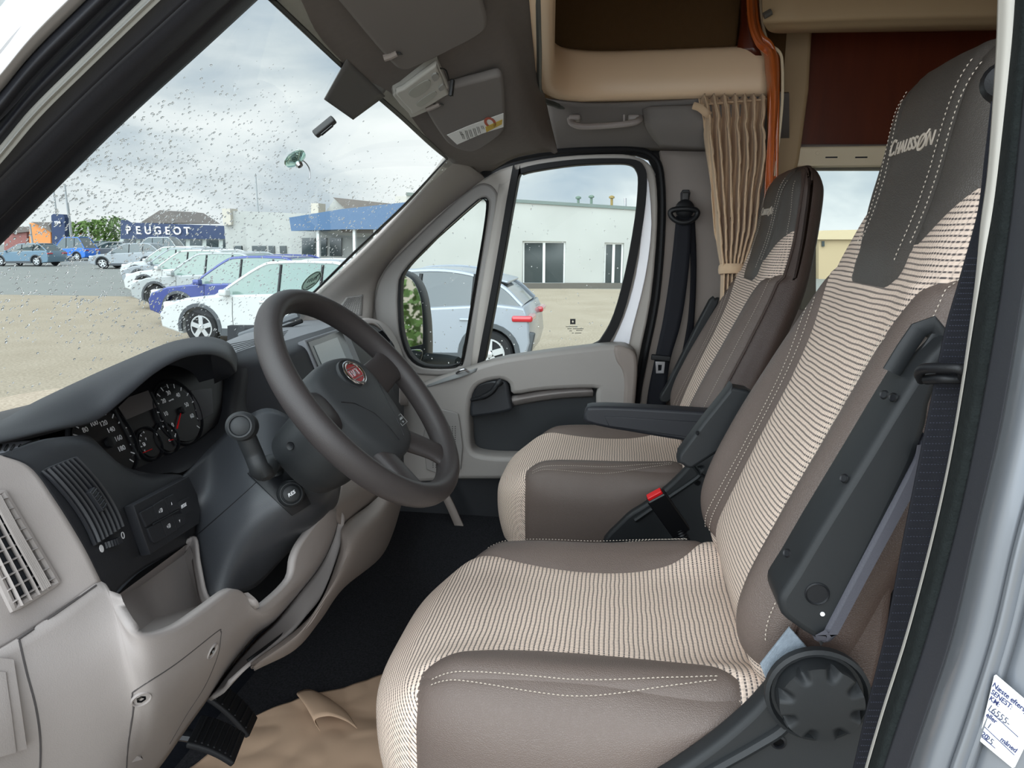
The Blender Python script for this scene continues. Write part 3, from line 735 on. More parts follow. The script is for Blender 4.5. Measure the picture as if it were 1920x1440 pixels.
g = G(); g.loft([down(lip, .020, -.07), down(lip, .004, -.012), PX(lip), PX(r1), PX(r2), PX(r3), down(r3, .05, -.08), down(r3, .12, -.12)], 6, 5)
lab(g.obj('instrument_hood', pl_dark, dash, ang=80), 'grained charcoal hood over the dials')
g = G(); g.loft([PX([(395, 664, -.638), (428, 677, -.642), (442, 698, -.65)]), PX([(398, 690, -.66), (418, 700, -.66), (432, 705, -.66)]), PX([(402, 720, -.70), (410, 716, -.70), (418, 712, -.70)])], 4, 4)
g.obj('hood_tip', pl_dark, dash)
# dial cluster
cn = Vector((math.cos(.38), 0, math.sin(.38))); cuy = Vector((-math.sin(.38), 0, math.cos(.38))); cux = Vector((0, 1, 0)); cp = Vector((-.735, 1.0, 1.735))
def CP(px, py, off=0): return U(px, py, n=cn, p0=cp+cn*off)
clus = T('instrument_cluster', 'dark dial cluster with white numerals under the charcoal hood', 'instrument cluster', tuple(cp))
me = plateP([(100, 770), (215, 720), (290, 660), (395, 650), (415, 700), (412, 790), (340, 850), (250, 890), (205, 870), (150, 830)], [], cp-cn*.006, cux, cuy, .01, .001, 1)
link('backing', glossblack, clus) if 0 else link('backing', me, mat('dial_black', (16, 16, 20), .35), clus)
def dial(cx, cy_, r, a0, a1, nt, ringw=.0016):
    o = CP(cx, cy_); g = G()
    pt = lambda a, rr, h=.001: o+(cux*math.cos(a)+cuy*math.sin(a))*rr+cn*h
    g.lathe([(r+.006, -.004), (r+.006, .002), (r+.004, .003), (r+.0035, -.002), (r+.003, -.004)], o, cn, 48)
    d = link('dial', plate([(r*math.cos(i*math.pi/24), r*math.sin(i*math.pi/24)) for i in range(48)], [], o, cux, cuy, .002, .0004), MT['dial_black'], clus)
    b = g.obj('dial_bezel', pl_black); sub(b, d)
    A = [a0+(a1-a0)*i/40 for i in range(41)]
    g = G(); g.grid([[pt(a, r*.90), pt(a, r*.96)] for a in A]); sub(g.obj('scale_arc', mat('dial_arc', (128, 130, 134), .6) if 'dial_arc' not in MT else MT['dial_arc'], solid=.0003), d)
    g = G()
    for i in range(nt+1):
        a = a0+(a1-a0)*i/nt; p = pt(a, r*.90, .0012); ct = cux*math.cos(a)+cuy*math.sin(a); t = cn.cross(ct); w = .0008
        g.prism([p-t*w-ct*r*.07, p+t*w-ct*r*.07, p+t*w+ct*r*.07, p-t*w+ct*r*.07], cn*.0004)
    sub(lab(g.obj('scale_marks', white), 'white scale marks'), d)
    return d, o
dd, o = dial(334, 773, .052, math.radians(225), math.radians(-50), 14)
for s, a, b in (('0', 324, 797), ('10', 311, 776), ('20', 307, 752), ('30', 316, 737), ('40', 334, 741), ('50', 350, 759), ('60', 360, 780)):
    sub(link('numeral', textmesh(s, .0105, CP(a, b, .0015), cux, cuy), white), dd)
sub(link('unit_lettering', textmesh('rpm×100', .0035, CP(321, 750, .0015), cux, cuy), white), dd)
g = G(); g.lathe([(.006, 0), (.006, .006), (.001, .007)], CP(339, 770), cn, 20); sub(g.obj('needle_hub', pl_black), dd)
g = G(); g.tube([CP(332, 803, .004), CP(339, 775, .004)], [.0016, .0009], 6); sub(g.obj('needle', red), dd)
d2, o2 = dial(196, 832, .055, math.radians(225), math.radians(-50), 18)
for s, a, b in (('120', 194, 794), ('140', 208, 806), ('160', 222, 822), ('180', 228, 841), ('100', 176, 794), ('80', 160, 806)):
    sub(link('numeral', textmesh(s, .0105, CP(a, b, .0015), cux, cuy), white), d2)
g = G(); g.lathe([(.008, 0), (.008, .006), (.001, .007)], CP(203, 830), cn, 20); sub(g.obj('needle_hub', pl_black), d2)
d3, o3 = dial(280, 832, .022, math.radians(205), math.radians(95), 4)
d4, o4 = dial(312, 822, .022, math.radians(110), math.radians(-5), 4)
for s, a, b, d in (('F', 274, 823, d3), ('E', 272, 846, d3), ('H', 295, 814, d4), ('C', 318, 826, d4)): sub(link('numeral', textmesh(s, .006, CP(a, b, .0015), cux, cuy), white), d)
g = G(); g.tube([CP(268, 849, .003), CP(285, 842, .003)], .0008, 6); sub(g.obj('needle', red), d3)
g = G(); g.tube([CP(317, 826, .003), CP(325, 824, .003)], .0008, 6); sub(g.obj('needle', red), d4)
g = G(); a, b = CP(270, 833, .0015), CP(0, 0)
sub(link('fuel_symbol', joinmesh([plate([(-.0022, -.003), (.0018, -.003), (.0018, .003), (-.0022, .003)], [[(-.0014, .0006), (.001, .0006), (.001, .0022), (-.0014, .0022)]], a, cux, cuy, .0003, .00005), plate([(.0022, -.002), (.003, -.002), (.003, .002), (.0022, .002)], [], a, cux, cuy, .0003, .00005)]), white), d3)
link('display', plateP([(222, 763), (240, 745), (277, 732), (292, 764), (237, 787)], [], cp+cn*.001, cux, cuy, .002, .0003, 1), lcd, clus)
link('display', plateP([(357, 732), (397, 728), (399, 775), (372, 790)], [], cp+cn*.001, cux, cuy, .002, .0003, 1), mat('display_dark', (40, 36, 42), .2), clus)
for L in ([(215, 768), (262, 862)], [(283, 735), (330, 835)]):
    g = G(); g.tube([CP(*L[0], .002), CP(*L[1], .002)], .0022, 6); g.obj('divider', pl_black, clus)
# top deck and centre / passenger side of the dash
g = G(); g.loft([PX([(400, 650, -1.00), (470, 622, -1.06), (530, 606, -1.06), (600, 598, -1.02), (690, 590, -.98), (745, 625, -.90)]),
                 PX([(405, 650, -.84), (470, 636, -.86), (530, 622, -.87), (600, 606, -.88), (680, 598, -.84), (742, 635, -.80)]),
                 PX([(425, 668, -.76), (475, 650, -.76), (530, 640, -.76), (590, 622, -.77), (665, 606, -.77), (740, 640, -.76)])], 6, 6)
deck = lab(g.obj('dashboard_top', mat('plastic_grey_top', (112, 114, 118), .55, None, (900, .25)), dash, ang=60), 'grey top of the dashboard under the windscreen')
g = G(); g.loft([PX([(425, 668, -.76), (475, 650, -.76), (530, 640, -.76), (590, 622, -.77), (665, 606, -.77), (740, 640, -.76)]),
                 PX([(425, 690, -.735), (475, 674, -.72), (530, 662, -.70), (590, 640, -.70), (675, 622, -.72), (748, 660, -.735)]),
                 PX([(428, 740, -.73), (480, 720, -.70), (535, 700, -.68), (600, 690, -.67), (680, 680, -.68), (753, 700, -.71)]),
                 PX([(420, 830, -.70), (490, 830, -.66), (560, 840, -.62), (630, 820, -.62), (700, 800, -.64), (757, 750, -.70)]),
                 PX([(420, 900, -.68), (500, 910, -.62), (580, 920, -.58), (640, 910, -.57), (700, 905, -.58), (757, 920, -.62)])], 6, 5)
face = g.obj('dashboard_face', pl_dark, dash, ang=60)
B = bvh(deck)
for i in range(6):
    seam(B, [(432+i*3, 646+i*3.2), (480, 636+i*2.5), (540-i*2, 620+i*2.7)], .0012, rubber, dash, 'defrost_slot')
# centre screen
sn = Vector((.93, 0, .36)).normalized(); suy = Vector((-.36, 0, .93)).normalized(); spn = Vector((-.675, 1.5, 1.72))
scr = T('media_screen', 'radio touch screen behind the steering wheel rim', 'screen', tuple(spn))
def rectP(tl, tr, br, off, d, bv):
    a, b, c = [U(*p, n=sn, p0=spn+sn*off) for p in (tl, tr, br)]; w = (b-a).dot(cux); h = abs((c-b).dot(suy)); o = (a+b)/2-suy*h/2
    return plate([(-w/2, -h/2), (w/2, -h/2), (w/2, h/2), (-w/2, h/2)], [], o, cux, suy, d, bv)
link('screen_housing', rectP((564, 640), (642, 614), (712, 712), -.004, .02, .004), mat('screen_surround', (112, 114, 118), .4), scr)
link('bezel', rectP((574, 641), (638, 621), (700, 708), .004, .008, .001), glossblack, scr)
link('display', rectP((588, 648), (632, 633), (682, 703), .0085, .002, .0004), screenm, scr)
# passenger end of the dash: light pod with vertical vent
g = G(); g.loft([PX([(655, 606, -.80), (690, 596, -.79), (728, 612, -.775), (752, 655, -.75), (764, 710, -.73), (768, 760, -.72)]),
                 PX([(657, 607, -.755), (690, 598, -.745), (724, 615, -.735), (748, 656, -.715), (759, 708, -.70), (763, 760, -.695)]),
                 PX([(672, 616, -.735), (698, 606, -.73), (718, 622, -.72), (741, 660, -.70), (750, 706, -.69), (748, 760, -.69)])], 6, 5)
lab(g.obj('passenger_pod_rim', pl_light, dash, solid=.006, ang=60), 'light grey rim around the passenger vent')
g = G(); g.loft([PX([(668, 612, -.742), (700, 603, -.736), (720, 620, -.722), (742, 660, -.705), (751, 706, -.695), (749, 760, -.69)]),
                 PX([(668, 622, -.738), (690, 622, -.728), (705, 650, -.712), (722, 690, -.700), (735, 720, -.692), (738, 760, -.688)]),
                 PX([(660, 640, -.740), (675, 650, -.735), (690, 680, -.715), (705, 715, -.70), (720, 745, -.695), (725, 770, -.69)])], 6, 4)
pod = g.obj('passenger_pod', pl_dark, dash, solid=.004, ang=60)
def slat_vent(par, B, q, ns, mtb, mts, bend=0, off=.004, name='air_vent', tabat=None, w=.0016, frame=True):
    Q = [Vector((a, b, 0)) for a, b in q]
    def S(u, v):
        p = mid4(Q, u, v); p.x += bend*4*v*(1-v)*1.0; return p
    rows = [[hit(B, *S(i/6, j/12).xy, .0015)[0] for j in range(13)] for i in range(7)]
    g = G(); g.grid(rows); v = g.obj(name, mtb, par, solid=.001)
    for i in range(ns):
        u = (i+.5)/ns; path = [hit(B, *S(u, j/12).xy, off)[0] for j in range(13)]; nrm = hit(B, *S(u, .5).xy)[1]
        g = G(); g.tube(path, (off*.8, w), 6, flat=nrm); sub(g.obj('slat', mts), v)
    if frame:
        ring = [S(i/8, 0) for i in range(8)]+[S(1, i/12) for i in range(12)]+[S(1-i/8, 1) for i in range(8)]+[S(0, 1-i/12) for i in range(12)]
        g = G(); g.tube([hit(B, p.x, p.y, .003)[0] for p in ring], .0022, 6, closed=True); sub(g.obj('vent_frame', mts), v)
    if tabat:
        p, n = hit(B, *tabat, off*1.6); dv = (hit(B, *S(.5, .6).xy)[0]-hit(B, *S(.5, .4).xy)[0]).normalized(); du = n.cross(dv)
        g = G(); g.box(p, (.012, .026, .010), Matrix((du, dv, n)).transposed())
        for t in range(5): g.box(p+dv*(-.01+t*.005)+n*.0055, (.012, .0015, .002), Matrix((du, dv, n)).transposed())
        sub(g.obj('vent_tab', mts, bevel=.001), v)
    return v
slat_vent(dash, bvh(pod), [(701, 625), (714, 620), (743, 664), (728, 672)], 6, pl_black, pl_dark, 3, tabat=(730, 648), w=.0012, name='passenger_vent')
BM = bvh(mid)
slat_vent(dash, BM, [(77, 887), (138, 862), (224, 988), (172, 1022)], 7, pl_black, mat('slat_grey', (38, 39, 43), .4), 12, tabat=(166, 943), name='driver_vent', off=.0045)
# small demister slots on the top left
g = G(); g.loft([PX([(-30, 838, -.62), (20, 829, -.625), (72, 825, -.63)]), PX([(-30, 856, -.60), (12, 848, -.605), (55, 836, -.612)])], 4, 3)
slot = g.obj('demister_slot', mat('slot_grey', (120, 122, 128), .5), dash); BS = bvh(slot)
for i in range(6):
    sub(seam(BS, [(0+i*12-10, 836), (-4+i*11-10, 846)], .0012, rubber, None, 'slot', .001, 3), slot)
# thumb wheel
p, n = hit(BM, 206, 1019, .002); dv = (hit(BM, 222, 1012)[0]-hit(BM, 190, 1026)[0]).normalized(); ax = n.cross(dv)
g = G()
for i in range(28):
    a = 2*math.pi*i/28; c = p+(dv*math.cos(a)+n*math.sin(a))*.012-n*.003; g.box(c, (.0022, .007, .003), Matrix((-dv*math.sin(a)+n*math.cos(a), ax, dv*math.cos(a)+n*math.sin(a))).transposed())
g.lathe([(.0115, -.003), (.0115, .003)], p-n*.003, ax, 28)
g.obj('thumb_wheel', MT['slat_grey'], dash)
for (a, b, r, ri) in ((189, 1029, .0042, 0), (229, 1004, .0042, .0030)):
    p, n = hit(BM, a, b, .0008); t = n.orthogonal().normalized(); 
    link('vent_mark', plate([(r*math.cos(i*math.pi/12), r*math.sin(i*math.pi/12)) for i in range(24)], [[(ri*math.cos(i*math.pi/12), ri*math.sin(i*math.pi/12)) for i in range(24)]] if ri else [], p, t, n.cross(t), .0006, .0001), white, dash)
# switch panel
A_, B_, C_ = U(241, 949, x=-.580), U(346, 894, x=-.625), U(273, 1041, x=-.572)
sux = (B_-A_).normalized(); suy2 = (A_-C_); suy2 = (suy2-sux*suy2.dot(sux)).normalized(); swn = sux.cross(suy2)
SPP = lambda px, py, off=0: U(px, py, n=swn, p0=A_+swn*off)
sw = lab(link('switch_panel', plateP([(241, 949), (346, 894), (362, 928), (368, 957), (366, 983), (273, 1041), (258, 1000)], [], A_+swn*.006, sux, suy2, .012, .0012, 1), pl_dark, dash), 'charcoal switch panel')
for q in ([(260, 962), (284, 949), (293, 976), (272, 988)], [(285, 948), (305, 936), (316, 964), (294, 976)], [(306, 935), (323, 926), (335, 953), (317, 963)],
          [(274, 991), (298, 978), (309, 1007), (288, 1019), (283, 1015)], [(299, 977), (319, 966), (328, 995), (310, 1006)], [(320, 965), (345, 962), (348, 980), (329, 994)], [(331, 943), (352, 932), (359, 956), (341, 966)]):
    sub(link('button', plateP(q, [], A_+swn*.0125, sux, suy2, .004, .0008, 1), pl_dark), sw)
g = G(); g.tube([SPP(287, 983, .015), SPP(335, 957, .015)], .0012, 8); sub(g.obj('button_rib', pl_black), sw)
for s, a, b, z in (('MODE', 345, 948, .0075), ('▲', 322, 944, .0055), ('▼', 337, 977, .0055)):
    if s == 'MODE': sub(link('lettering', textmesh(s, z*.9, SPP(a, b, .0155), sux, suy2), white), sw)
    else:
        o = SPP(a, b, .0155); d = 1 if s == '▲' else -1
        sub(link('arrow_mark', plate([(-.0016, -.0018*d), (.0016, -.0018*d), (0, .0018*d)], [], o, sux, suy2, .0003, .00005), white), sw)
for (a, b, d) in ((302, 957, 1), (317, 986, -1)):
    o = SPP(a, b, .0155); ms = [plate([(.001, -.0028), (.0028, -.0028), (.0044, -.0015), (.0044, .0015), (.0028, .0028), (.001, .0028)], [[(.0017, -.0021), (.0026, -.0021), (.0037, -.0012), (.0037, .0012), (.0026, .0021), (.0017, .0021)]], o, sux, suy2, .0003, .00005),
          plate([(-.0065, -.0016*d), (-.0045, -.0016*d), (-.0055, .0014*d)], [], o, sux, suy2, .0003, .00005)]
    for k_ in range(3): ms.append(plate([(-.0028, -.0024+k_*.002), (-.0004, -.0018+k_*.002), (-.0004, -.0012+k_*.002), (-.0028, -.0018+k_*.002)], [], o, sux, suy2, .0003, .00005))
    sub(link('headlamp_symbol', joinmesh(ms), white), sw)
# storage cubby
g = G()
back = PX([(262, 1100, -.60), (345, 1040, -.62), (372, 1135, -.60), (293, 1158, -.575)]); rim = PX([(205, 1128, -.53), (354, 1018, -.612), (390, 1130, -.53), (235, 1185, -.50)])
flo = PX([(240, 1200, -.50), (300, 1210, -.485), (395, 1160, -.485), (436, 1112, -.475)])
def quad(a, b, c, d, n=6):
    g.grid([[a.lerp(b, i/n).lerp(d.lerp(c, i/n), j/n) for j in range(n+1)] for i in range(n+1)])
quad(*back); quad(rim[0], back[0], back[3], flo[0]); quad(rim[0], rim[1], back[1], back[0]); quad(back[3], back[2], flo[2], flo[0]); quad(rim[1], U(392, 1125, x=-.55), back[2], back[1]); quad(back[2], U(392, 1125, x=-.55), flo[3], flo[2])
lab(g.obj('storage_cubby', pl_light, dash, ang=30), 'light grey open storage tray')
g = G(); g.loft([PX([(345, 1022, -.612), (364, 1008, -.60), (372, 1060, -.575), (390, 1122, -.545), (436, 1106, -.49)]), PX([(344, 1038, -.62), (356, 1036, -.61), (364, 1080, -.59), (378, 1134, -.56), (410, 1130, -.50)])], 5, 3)
g.obj('cubby_rim', pl_light, dash, solid=.004)
# hatch with two screws on the lower panel
BL = bvh(low)
seam(BL, [(236, 1470), (240, 1400), (250, 1330), (248, 1304), (258, 1292), (330, 1245), (405, 1186), (414, 1184), (414, 1194), (408, 1230), (385, 1285), (350, 1340), (318, 1395)], .0012, mat('seam_dark', (70, 66, 66), .8), dash, 'hatch_seam', -.0006)
for a, b in ((265, 1311), (398, 1221)):
    p, n = hit(BL, a, b, 0); g = G(); g.lathe([(.0105, -.001), (.0095, .0015), (.0085, .0010), (.0075, -.003), (.0005, -.003)], p, n, 24); s_ = g.obj('screw_recess', pl_light, dash)
    g = G(); g.lathe([(.0052, -.002), (.005, .0006), (.0028, .001), (.0022, -.001), (.0002, -.001)], p, n, 6); sub(lab(g.obj('screw', glossblack), 'black screw'), s_)
seam(BL, [(36, 1200), (50, 1260), (68, 1330), (76, 1400), (72, 1500)], .0014, MT['seam_dark'], dash, 'panel_seam', -.0006)
seam(bvh(cap, low), [(34, 1199), (110, 1147), (191, 1090)], .0014, MT['seam_dark'], dash, 'panel_seam', -.0006)
# fuse cover at the lower left
patch(BL, [(-90, 1225), (20, 1238), (44, 1400), (-60, 1425)], 8, 8, .003, .006, pl_light, dash, 'side_cover', .002)
patch(BL, [(-90, 1255), (4, 1262), (22, 1406), (-60, 1430)], 8, 8, .0062, .003, pl_light, dash, 'side_cover_flap', .001)
# demister vent on the end panel
BCp = bvh(cap)
q = [Vector((a, b, 0)) for a, b in ((-70, 945), (2, 925), (104, 1092), (22, 1142))]
rows = [[hit(BCp, *mid4(q, i/6, j/6).xy, .002)[0] for j in range(7)] for i in range(7)]
g = G(); g.grid(rows); dv_ = g.obj('side_window_vent', mat('vent_void', (38, 40, 46), .6), dash, solid=.001)
for i in range(4):
    u = .12+i*.2; g = G(); g.tube([hit(BCp, *mid4(q, u, j/8).xy, .006)[0] for j in range(9)], (.004, .0012), 6, flat=hit(BCp, 30, 1030)[1]); sub(g.obj('vane', pl_light), dv_)
for i in range(9):
    v = .06+i*.11; g = G(); g.tube([hit(BCp, *mid4(q, j/6, v).xy, .005)[0] for j in range(7)], (.003, .0009), 6, flat=hit(BCp, 30, 1030)[1]); sub(g.obj('vane', pl_light), dv_)
for i in range(6):
    u = .60+i*.035; g = G(); g.tube([hit(BCp, *mid4(q, u, .02+j/8*.96).xy, .0105)[0] for j in range(9)], .0013, 6); sub(g.obj('vane', pl_light), dv_)
ring = [mid4(q, i/8, 0) for i in range(8)]+[mid4(q, 1, i/10) for i in range(10)]+[mid4(q, 1-i/8, 1) for i in range(8)]+[mid4(q, 0, 1-i/10) for i in range(10)]
g = G(); g.tube([hit(BCp, p.x, p.y, .002)[0] for p in ring], .0042, 8, closed=True); sub(g.obj('vent_frame', pl_light), dv_)
# ================================================================ STEERING COLUMN
wc = Vector((-.377, 1.013, 1.763)); wa = math.radians(40.15); wn = Vector((math.cos(wa), 0, math.sin(wa))); wu = Vector((-math.sin(wa), 0, math.cos(wa))); wr = Vector((0, 1, 0))
colm = T('steering_column', 'charcoal steering column cover with stalk below the steering wheel', 'steering column', (-.5, 1.0, 1.60))
m_ = [[(345, 893, -.630), (366, 960, -.615), (366, 1010, -.607), (376, 1065, -.59), (388, 1125, -.57)],
      [(395, 838, -.640), (415, 920, -.585), (425, 985, -.56), (430, 1050, -.55), (434, 1112, -.545)],
      [(442, 795, -.620), (470, 870, -.555), (487, 945, -.515), (490, 1020, -.515), (480, 1100, -.545)],
      [(500, 765, -.585), (525, 850, -.525), (548, 925, -.475), (555, 985, -.478), (538, 1040, -.52)],
      [(560, 790, -.540), (592, 862, -.500), (606, 925, -.460), (600, 968, -.465), (572, 1012, -.50)],
      [(620, 830, -.515), (640, 880, -.49), (640, 905, -.475), (632, 945, -.475), (610, 965, -.49)]]
g = G(); g.loft([PX(c) for c in m_], 7, 6)
cov = lab(g.obj('column_cover', mat('plastic_column', (54, 56, 60), .36, (20, .04), (900, .15), spec=.5), colm, solid=.006, ang=70), 'smooth charcoal lower cover')
g = G(); g.loft([PX([(430, 1100, -.575), (470, 1060, -.575), (530, 1010, -.565), (565, 1000, -.55)]), PX([(470, 1150, -.56), (500, 1120, -.56), (548, 1075, -.55), (570, 1020, -.54)])], 4, 3)
g.obj('cover_recess', pl_black, dash)
BC = bvh(cov)
seam(BC, [(364, 1008), (410, 968), (466, 918), (500, 885)], .001, rubber, colm, 'cover_seam', -.0004)
seam(BC, [(527, 868), (540, 857)], .001, rubber, colm, 'cover_seam', -.0004)
# upper shroud around the column
rows = []
for t, hw, hu, hd in ((.020, .050, .040, .045), (.035, .086, .055, .062), (.055, .097, .058, .074), (.10, .100, .055, .078), (.13, .096, .050, .072)):
    c = wc-wn*t-wu*.008; rows.append([c+wr*hw*se(math.cos(a), 3)*(1.0)+wu*(hu if math.sin(a) > 0 else hd)*se(math.sin(a), 2.6) for a in [2*math.pi*i/40 for i in range(40)]])
g = G(); cc = [cat([r[j] for r in rows], 5) for j in range(40)]; g.grid([[cc[j][i] for j in range(40)] for i in range(len(cc[0]))], cu=True, cap=True)
shr = lab(g.obj('column_shroud', pl_seat, colm, ang=60), 'charcoal shroud behind the wheel')
BSr = bvh(shr)
p, n = hit(BSr, 545, 836, .0005); g = G(); g.lathe([(.006, 0), (.006, .001), (.005, .0003), (.0004, 0)], p, n, 20); sub(g.obj('screw_hole', pl_black), shr)
# dark recess for stalk and lever, cruise control end
patch(BC, [(465, 890), (530, 855), (580, 945), (545, 965)], 8, 8, .003, .003, pl_black, colm, 'stalk_recess', .001)
stk = lab(G().tube(cat([hit(BC, 512, 890, -.01)[0], hit(BC, 512, 888, .02)[0], U(492, 885, y=.825), U(475, 850, y=.815), U(460, 815, y=.81), U(453, 800, y=.81)], 5), [(.017, .015)]*6+[(.015, .012)]*6+[(.0125, .0105)]*9+[(.014, .012)]*5, 14).obj('indicator_stalk', MT['arm'] if 'arm' in MT else pl_seat, colm), 'indicator stalk with round end')
ax = (U(448, 797, y=.785)-U(466, 800, y=.84)).normalized()
e0 = U(452, 799, y=.795)
g = G(); g.lathe([(.0125, -.030), (.0165, -.026), (.0185, -.018), (.0185, -.006), (.0170, -.003), (.0185, -.001), (.0178, .006), (.0145, .009), (.0125, .0085), (.0122, .0065), (.011, .0075), (.0005, .0085)], e0, ax, 36); sub(g.obj('stalk_end_cap', pl_seat), stk)
ax2 = Vector((.55, -.75, .30)).normalized(); e1 = hit(BC, 541, 928, .008)[0]
g = G(); g.lathe([(.020, -.02), (.020, -.002), (.0192, .001), (.0165, .004), (.0150, .0042), (.0142, .0022), (.0130, .0028), (.0122, .0055), (.010, .0068), (.0005, .007)], e1, ax2, 40); rk = lab(g.obj('cruise_control_knob', pl_seat, colm), 'round knob lettered RES')
tu = Vector((-.3, .1, 1)); tu = (tu-ax2*tu.dot(ax2)).normalized(); tr = tu.cross(ax2)
sub(link('lettering', textmesh('RES', .0075, e1+ax2*.0072, tr*.92+tu*.25, tu, bold=.0001), white), rk)
# ================================================================ STEERING WHEEL
whl = T('steering_wheel', 'grey four-spoke steering wheel with red oval badge', 'steering wheel', tuple(wc))
WP = lambda a, b, h=0: wc+wr*a+wu*b+wn*h
N = 96; RR = .183
g = G(); g.tube([WP(RR*math.cos(2*math.pi*i/N), RR*math.sin(2*math.pi*i/N)) for i in range(N)], (.0205, .0172), 20, closed=True, flat=wn); g.obj('rim', wheelm, whl)
for a0, w0, w1 in ((8, .036, .026), (172, .036, .026), (-62, .024, .022), (-118, .024, .022)):
    a = math.radians(a0); d = Vector((math.cos(a), math.sin(a), 0)); t = Vector((-d.y, d.x, 0)); rows = []
    for i in range(13):
        s = i/12; r = .055+(.182-.055)*s; w = w0+(w1-w0)*s+.014*max(0, (s-.72)/.28)**2; h = -.030+.028*(s*s*(3-2*s)); th = .012+.003*math.cos(s*3)
        rows.append([WP(d.x*r+t.x*w*se(math.cos(q), 2.6), d.y*r+t.y*w*se(math.cos(q), 2.6), h+th*math.sin(q)) for q in [2*math.pi*k_/20 for k_ in range(20)]])
    g = G(); g.grid(rows, cu=True, cap=True); g.obj('spoke', wheelm, whl, ang=60)
# airbag pad: rounded shield, domed
padc = [(-.092, .034), (-.080, .058), (-.045, .072), (0, .076), (.045, .072), (.080, .058), (.092, .034), (.090, -.010), (.078, -.055), (.055, -.092), (.030, -.104), (0, -.107), (-.030, -.104), (-.055, -.092), (-.078, -.055), (-.090, -.010)]
ol = cat([Vector((a, b, 0)) for a, b in padc], 6, True); rows = []
for f, h in ((1.02, -.045), (1.03, -.022), (1.01, -.010), (.96, -.003), (.88, .001), (.7, .0055), (.5, .009), (.3, .011), (.12, .012), (.01, .0122)):
    rows.append([WP(p.x*f, -.005+(p.y+.005)*f, h-.004) for p in ol])
g = G(); g.grid(rows, cu=True, cap=True); pad = lab(g.obj('airbag_pad', padm, whl, ang=70), 'grey airbag pad')
BP = bvh(pad)
def padhit(a, b, off=0):
    p, n, i, t = BP.ray_cast(WP(a, b, .1), -wn); return p+n*off if n.dot(wn) > 0 else p-n*off
g = G(); g.tube([padhit(.082*x_, y_, .0002) for x_, y_ in [(-.95, .010), (-.70, -.002), (-.4, -.030), (-.25, -.060), (-.15, -.085)]], .0008, 6); sub(g.obj('pad_crease', pl_black), pad)
g = G(); g.tube([padhit(.082*x_, y_, .0002) for x_, y_ in [(.95, .010), (.70, -.002), (.4, -.030), (.25, -.060), (.15, -.085)]], .0008, 6); sub(g.obj('pad_crease', pl_black), pad)
bc = (.0, .036)
bo_ = padhit(*bc, .001)
g = G(); g.lathe([(.0375, -.004), (.0375, .0008), (.036, .0012), (.0335, -.0012)], bo_, wn, 48)
for v in g.v: dlt = v-bo_; k_ = dlt.dot(wu); v -= wu*k_*.26
sub(g.obj('badge_recess', padm), pad)
g = G(); g.tube([bo_+wr*.0265*math.cos(2*math.pi*i/60)+wu*.0195*math.sin(2*math.pi*i/60)+wn*.003 for i in range(60)], (.0030, .0034), 10, closed=True, flat=wn); badge = lab(g.obj('badge', chrome), 'oval chrome and red badge'); sub(badge, pad)
bd = plate([(.0250*math.cos(i*math.pi/24), .0180*math.sin(i*math.pi/24)) for i in range(48)], [], bo_+wn*.0028, wr, wu, .002, .0004); o_ = link('badge_face', bd, fiatred); sub(o_, pad)
ms = [textmesh('FIAT', .0160, bo_+wn*.0042, wr, wu, th=.0004, spacing=1.08)]
for s_ in (-1, 1): ms.append(plate([(-.019, s_*.0092-.0006), (.019, s_*.0092-.0006), (.019, s_*.0092+.0006), (-.019, s_*.0092+.0006)], [], bo_+wn*.0042, wr, wu, .0006, .0001))
sub(link('badge_lettering', joinmesh(ms), steel), pad)
ao = padhit(.038, -.064, .0006)
lb_ = [plate([(-.013, -.0085), (.013, -.0085), (.013, .0085), (-.013, .0085)], [[(-.0123, -.0078), (.0123, -.0078), (.0123, .0078), (-.0123, .0078)]], ao, wr, wu, .0004, .0001), textmesh('AIRBAG', .0055, ao+wu*.002, wr, wu, th=.0002), textmesh('SRS', .004, ao-wu*.004, wr, wu, th=.0002)]
sub(link('airbag_lettering', joinmesh(lb_), mat('print_pale', (150, 152, 152), .6)), pad)
# ================================================================ SHELL OF THE CAB
def PY(L): return [U(a, b, y=c) for a, b, c in L]
def PZ(L): return [U(a, b, z=c) for a, b, c in L]
g = G(); g.box((.85, 1.45, .97), (4.3, 2.06, .10)); ST(g.obj('floor', carpet))
g = G(); g.loft([[(-.80, .5, 1.02), (-.80, 1.4, 1.02), (-.80, 2.45, 1.02)], [(-.98, .5, 1.05), (-.98, 1.4, 1.05), (-.98, 2.45, 1.05)], [(-1.18, .5, 1.22), (-1.18, 1.4, 1.22), (-1.18, 2.45, 1.22)], [(-1.3, .5, 1.6), (-1.3, 1.4, 1.6), (-1.3, 2.45, 1.6)]], 4, 4)
ST(g.obj('wall_front', mat('firewall_carpet', (26, 28, 34), .95, (90, .4), (300, .5), spec=.1), solid=.02))
# passenger side wall behind the door
EXTW = 2.46
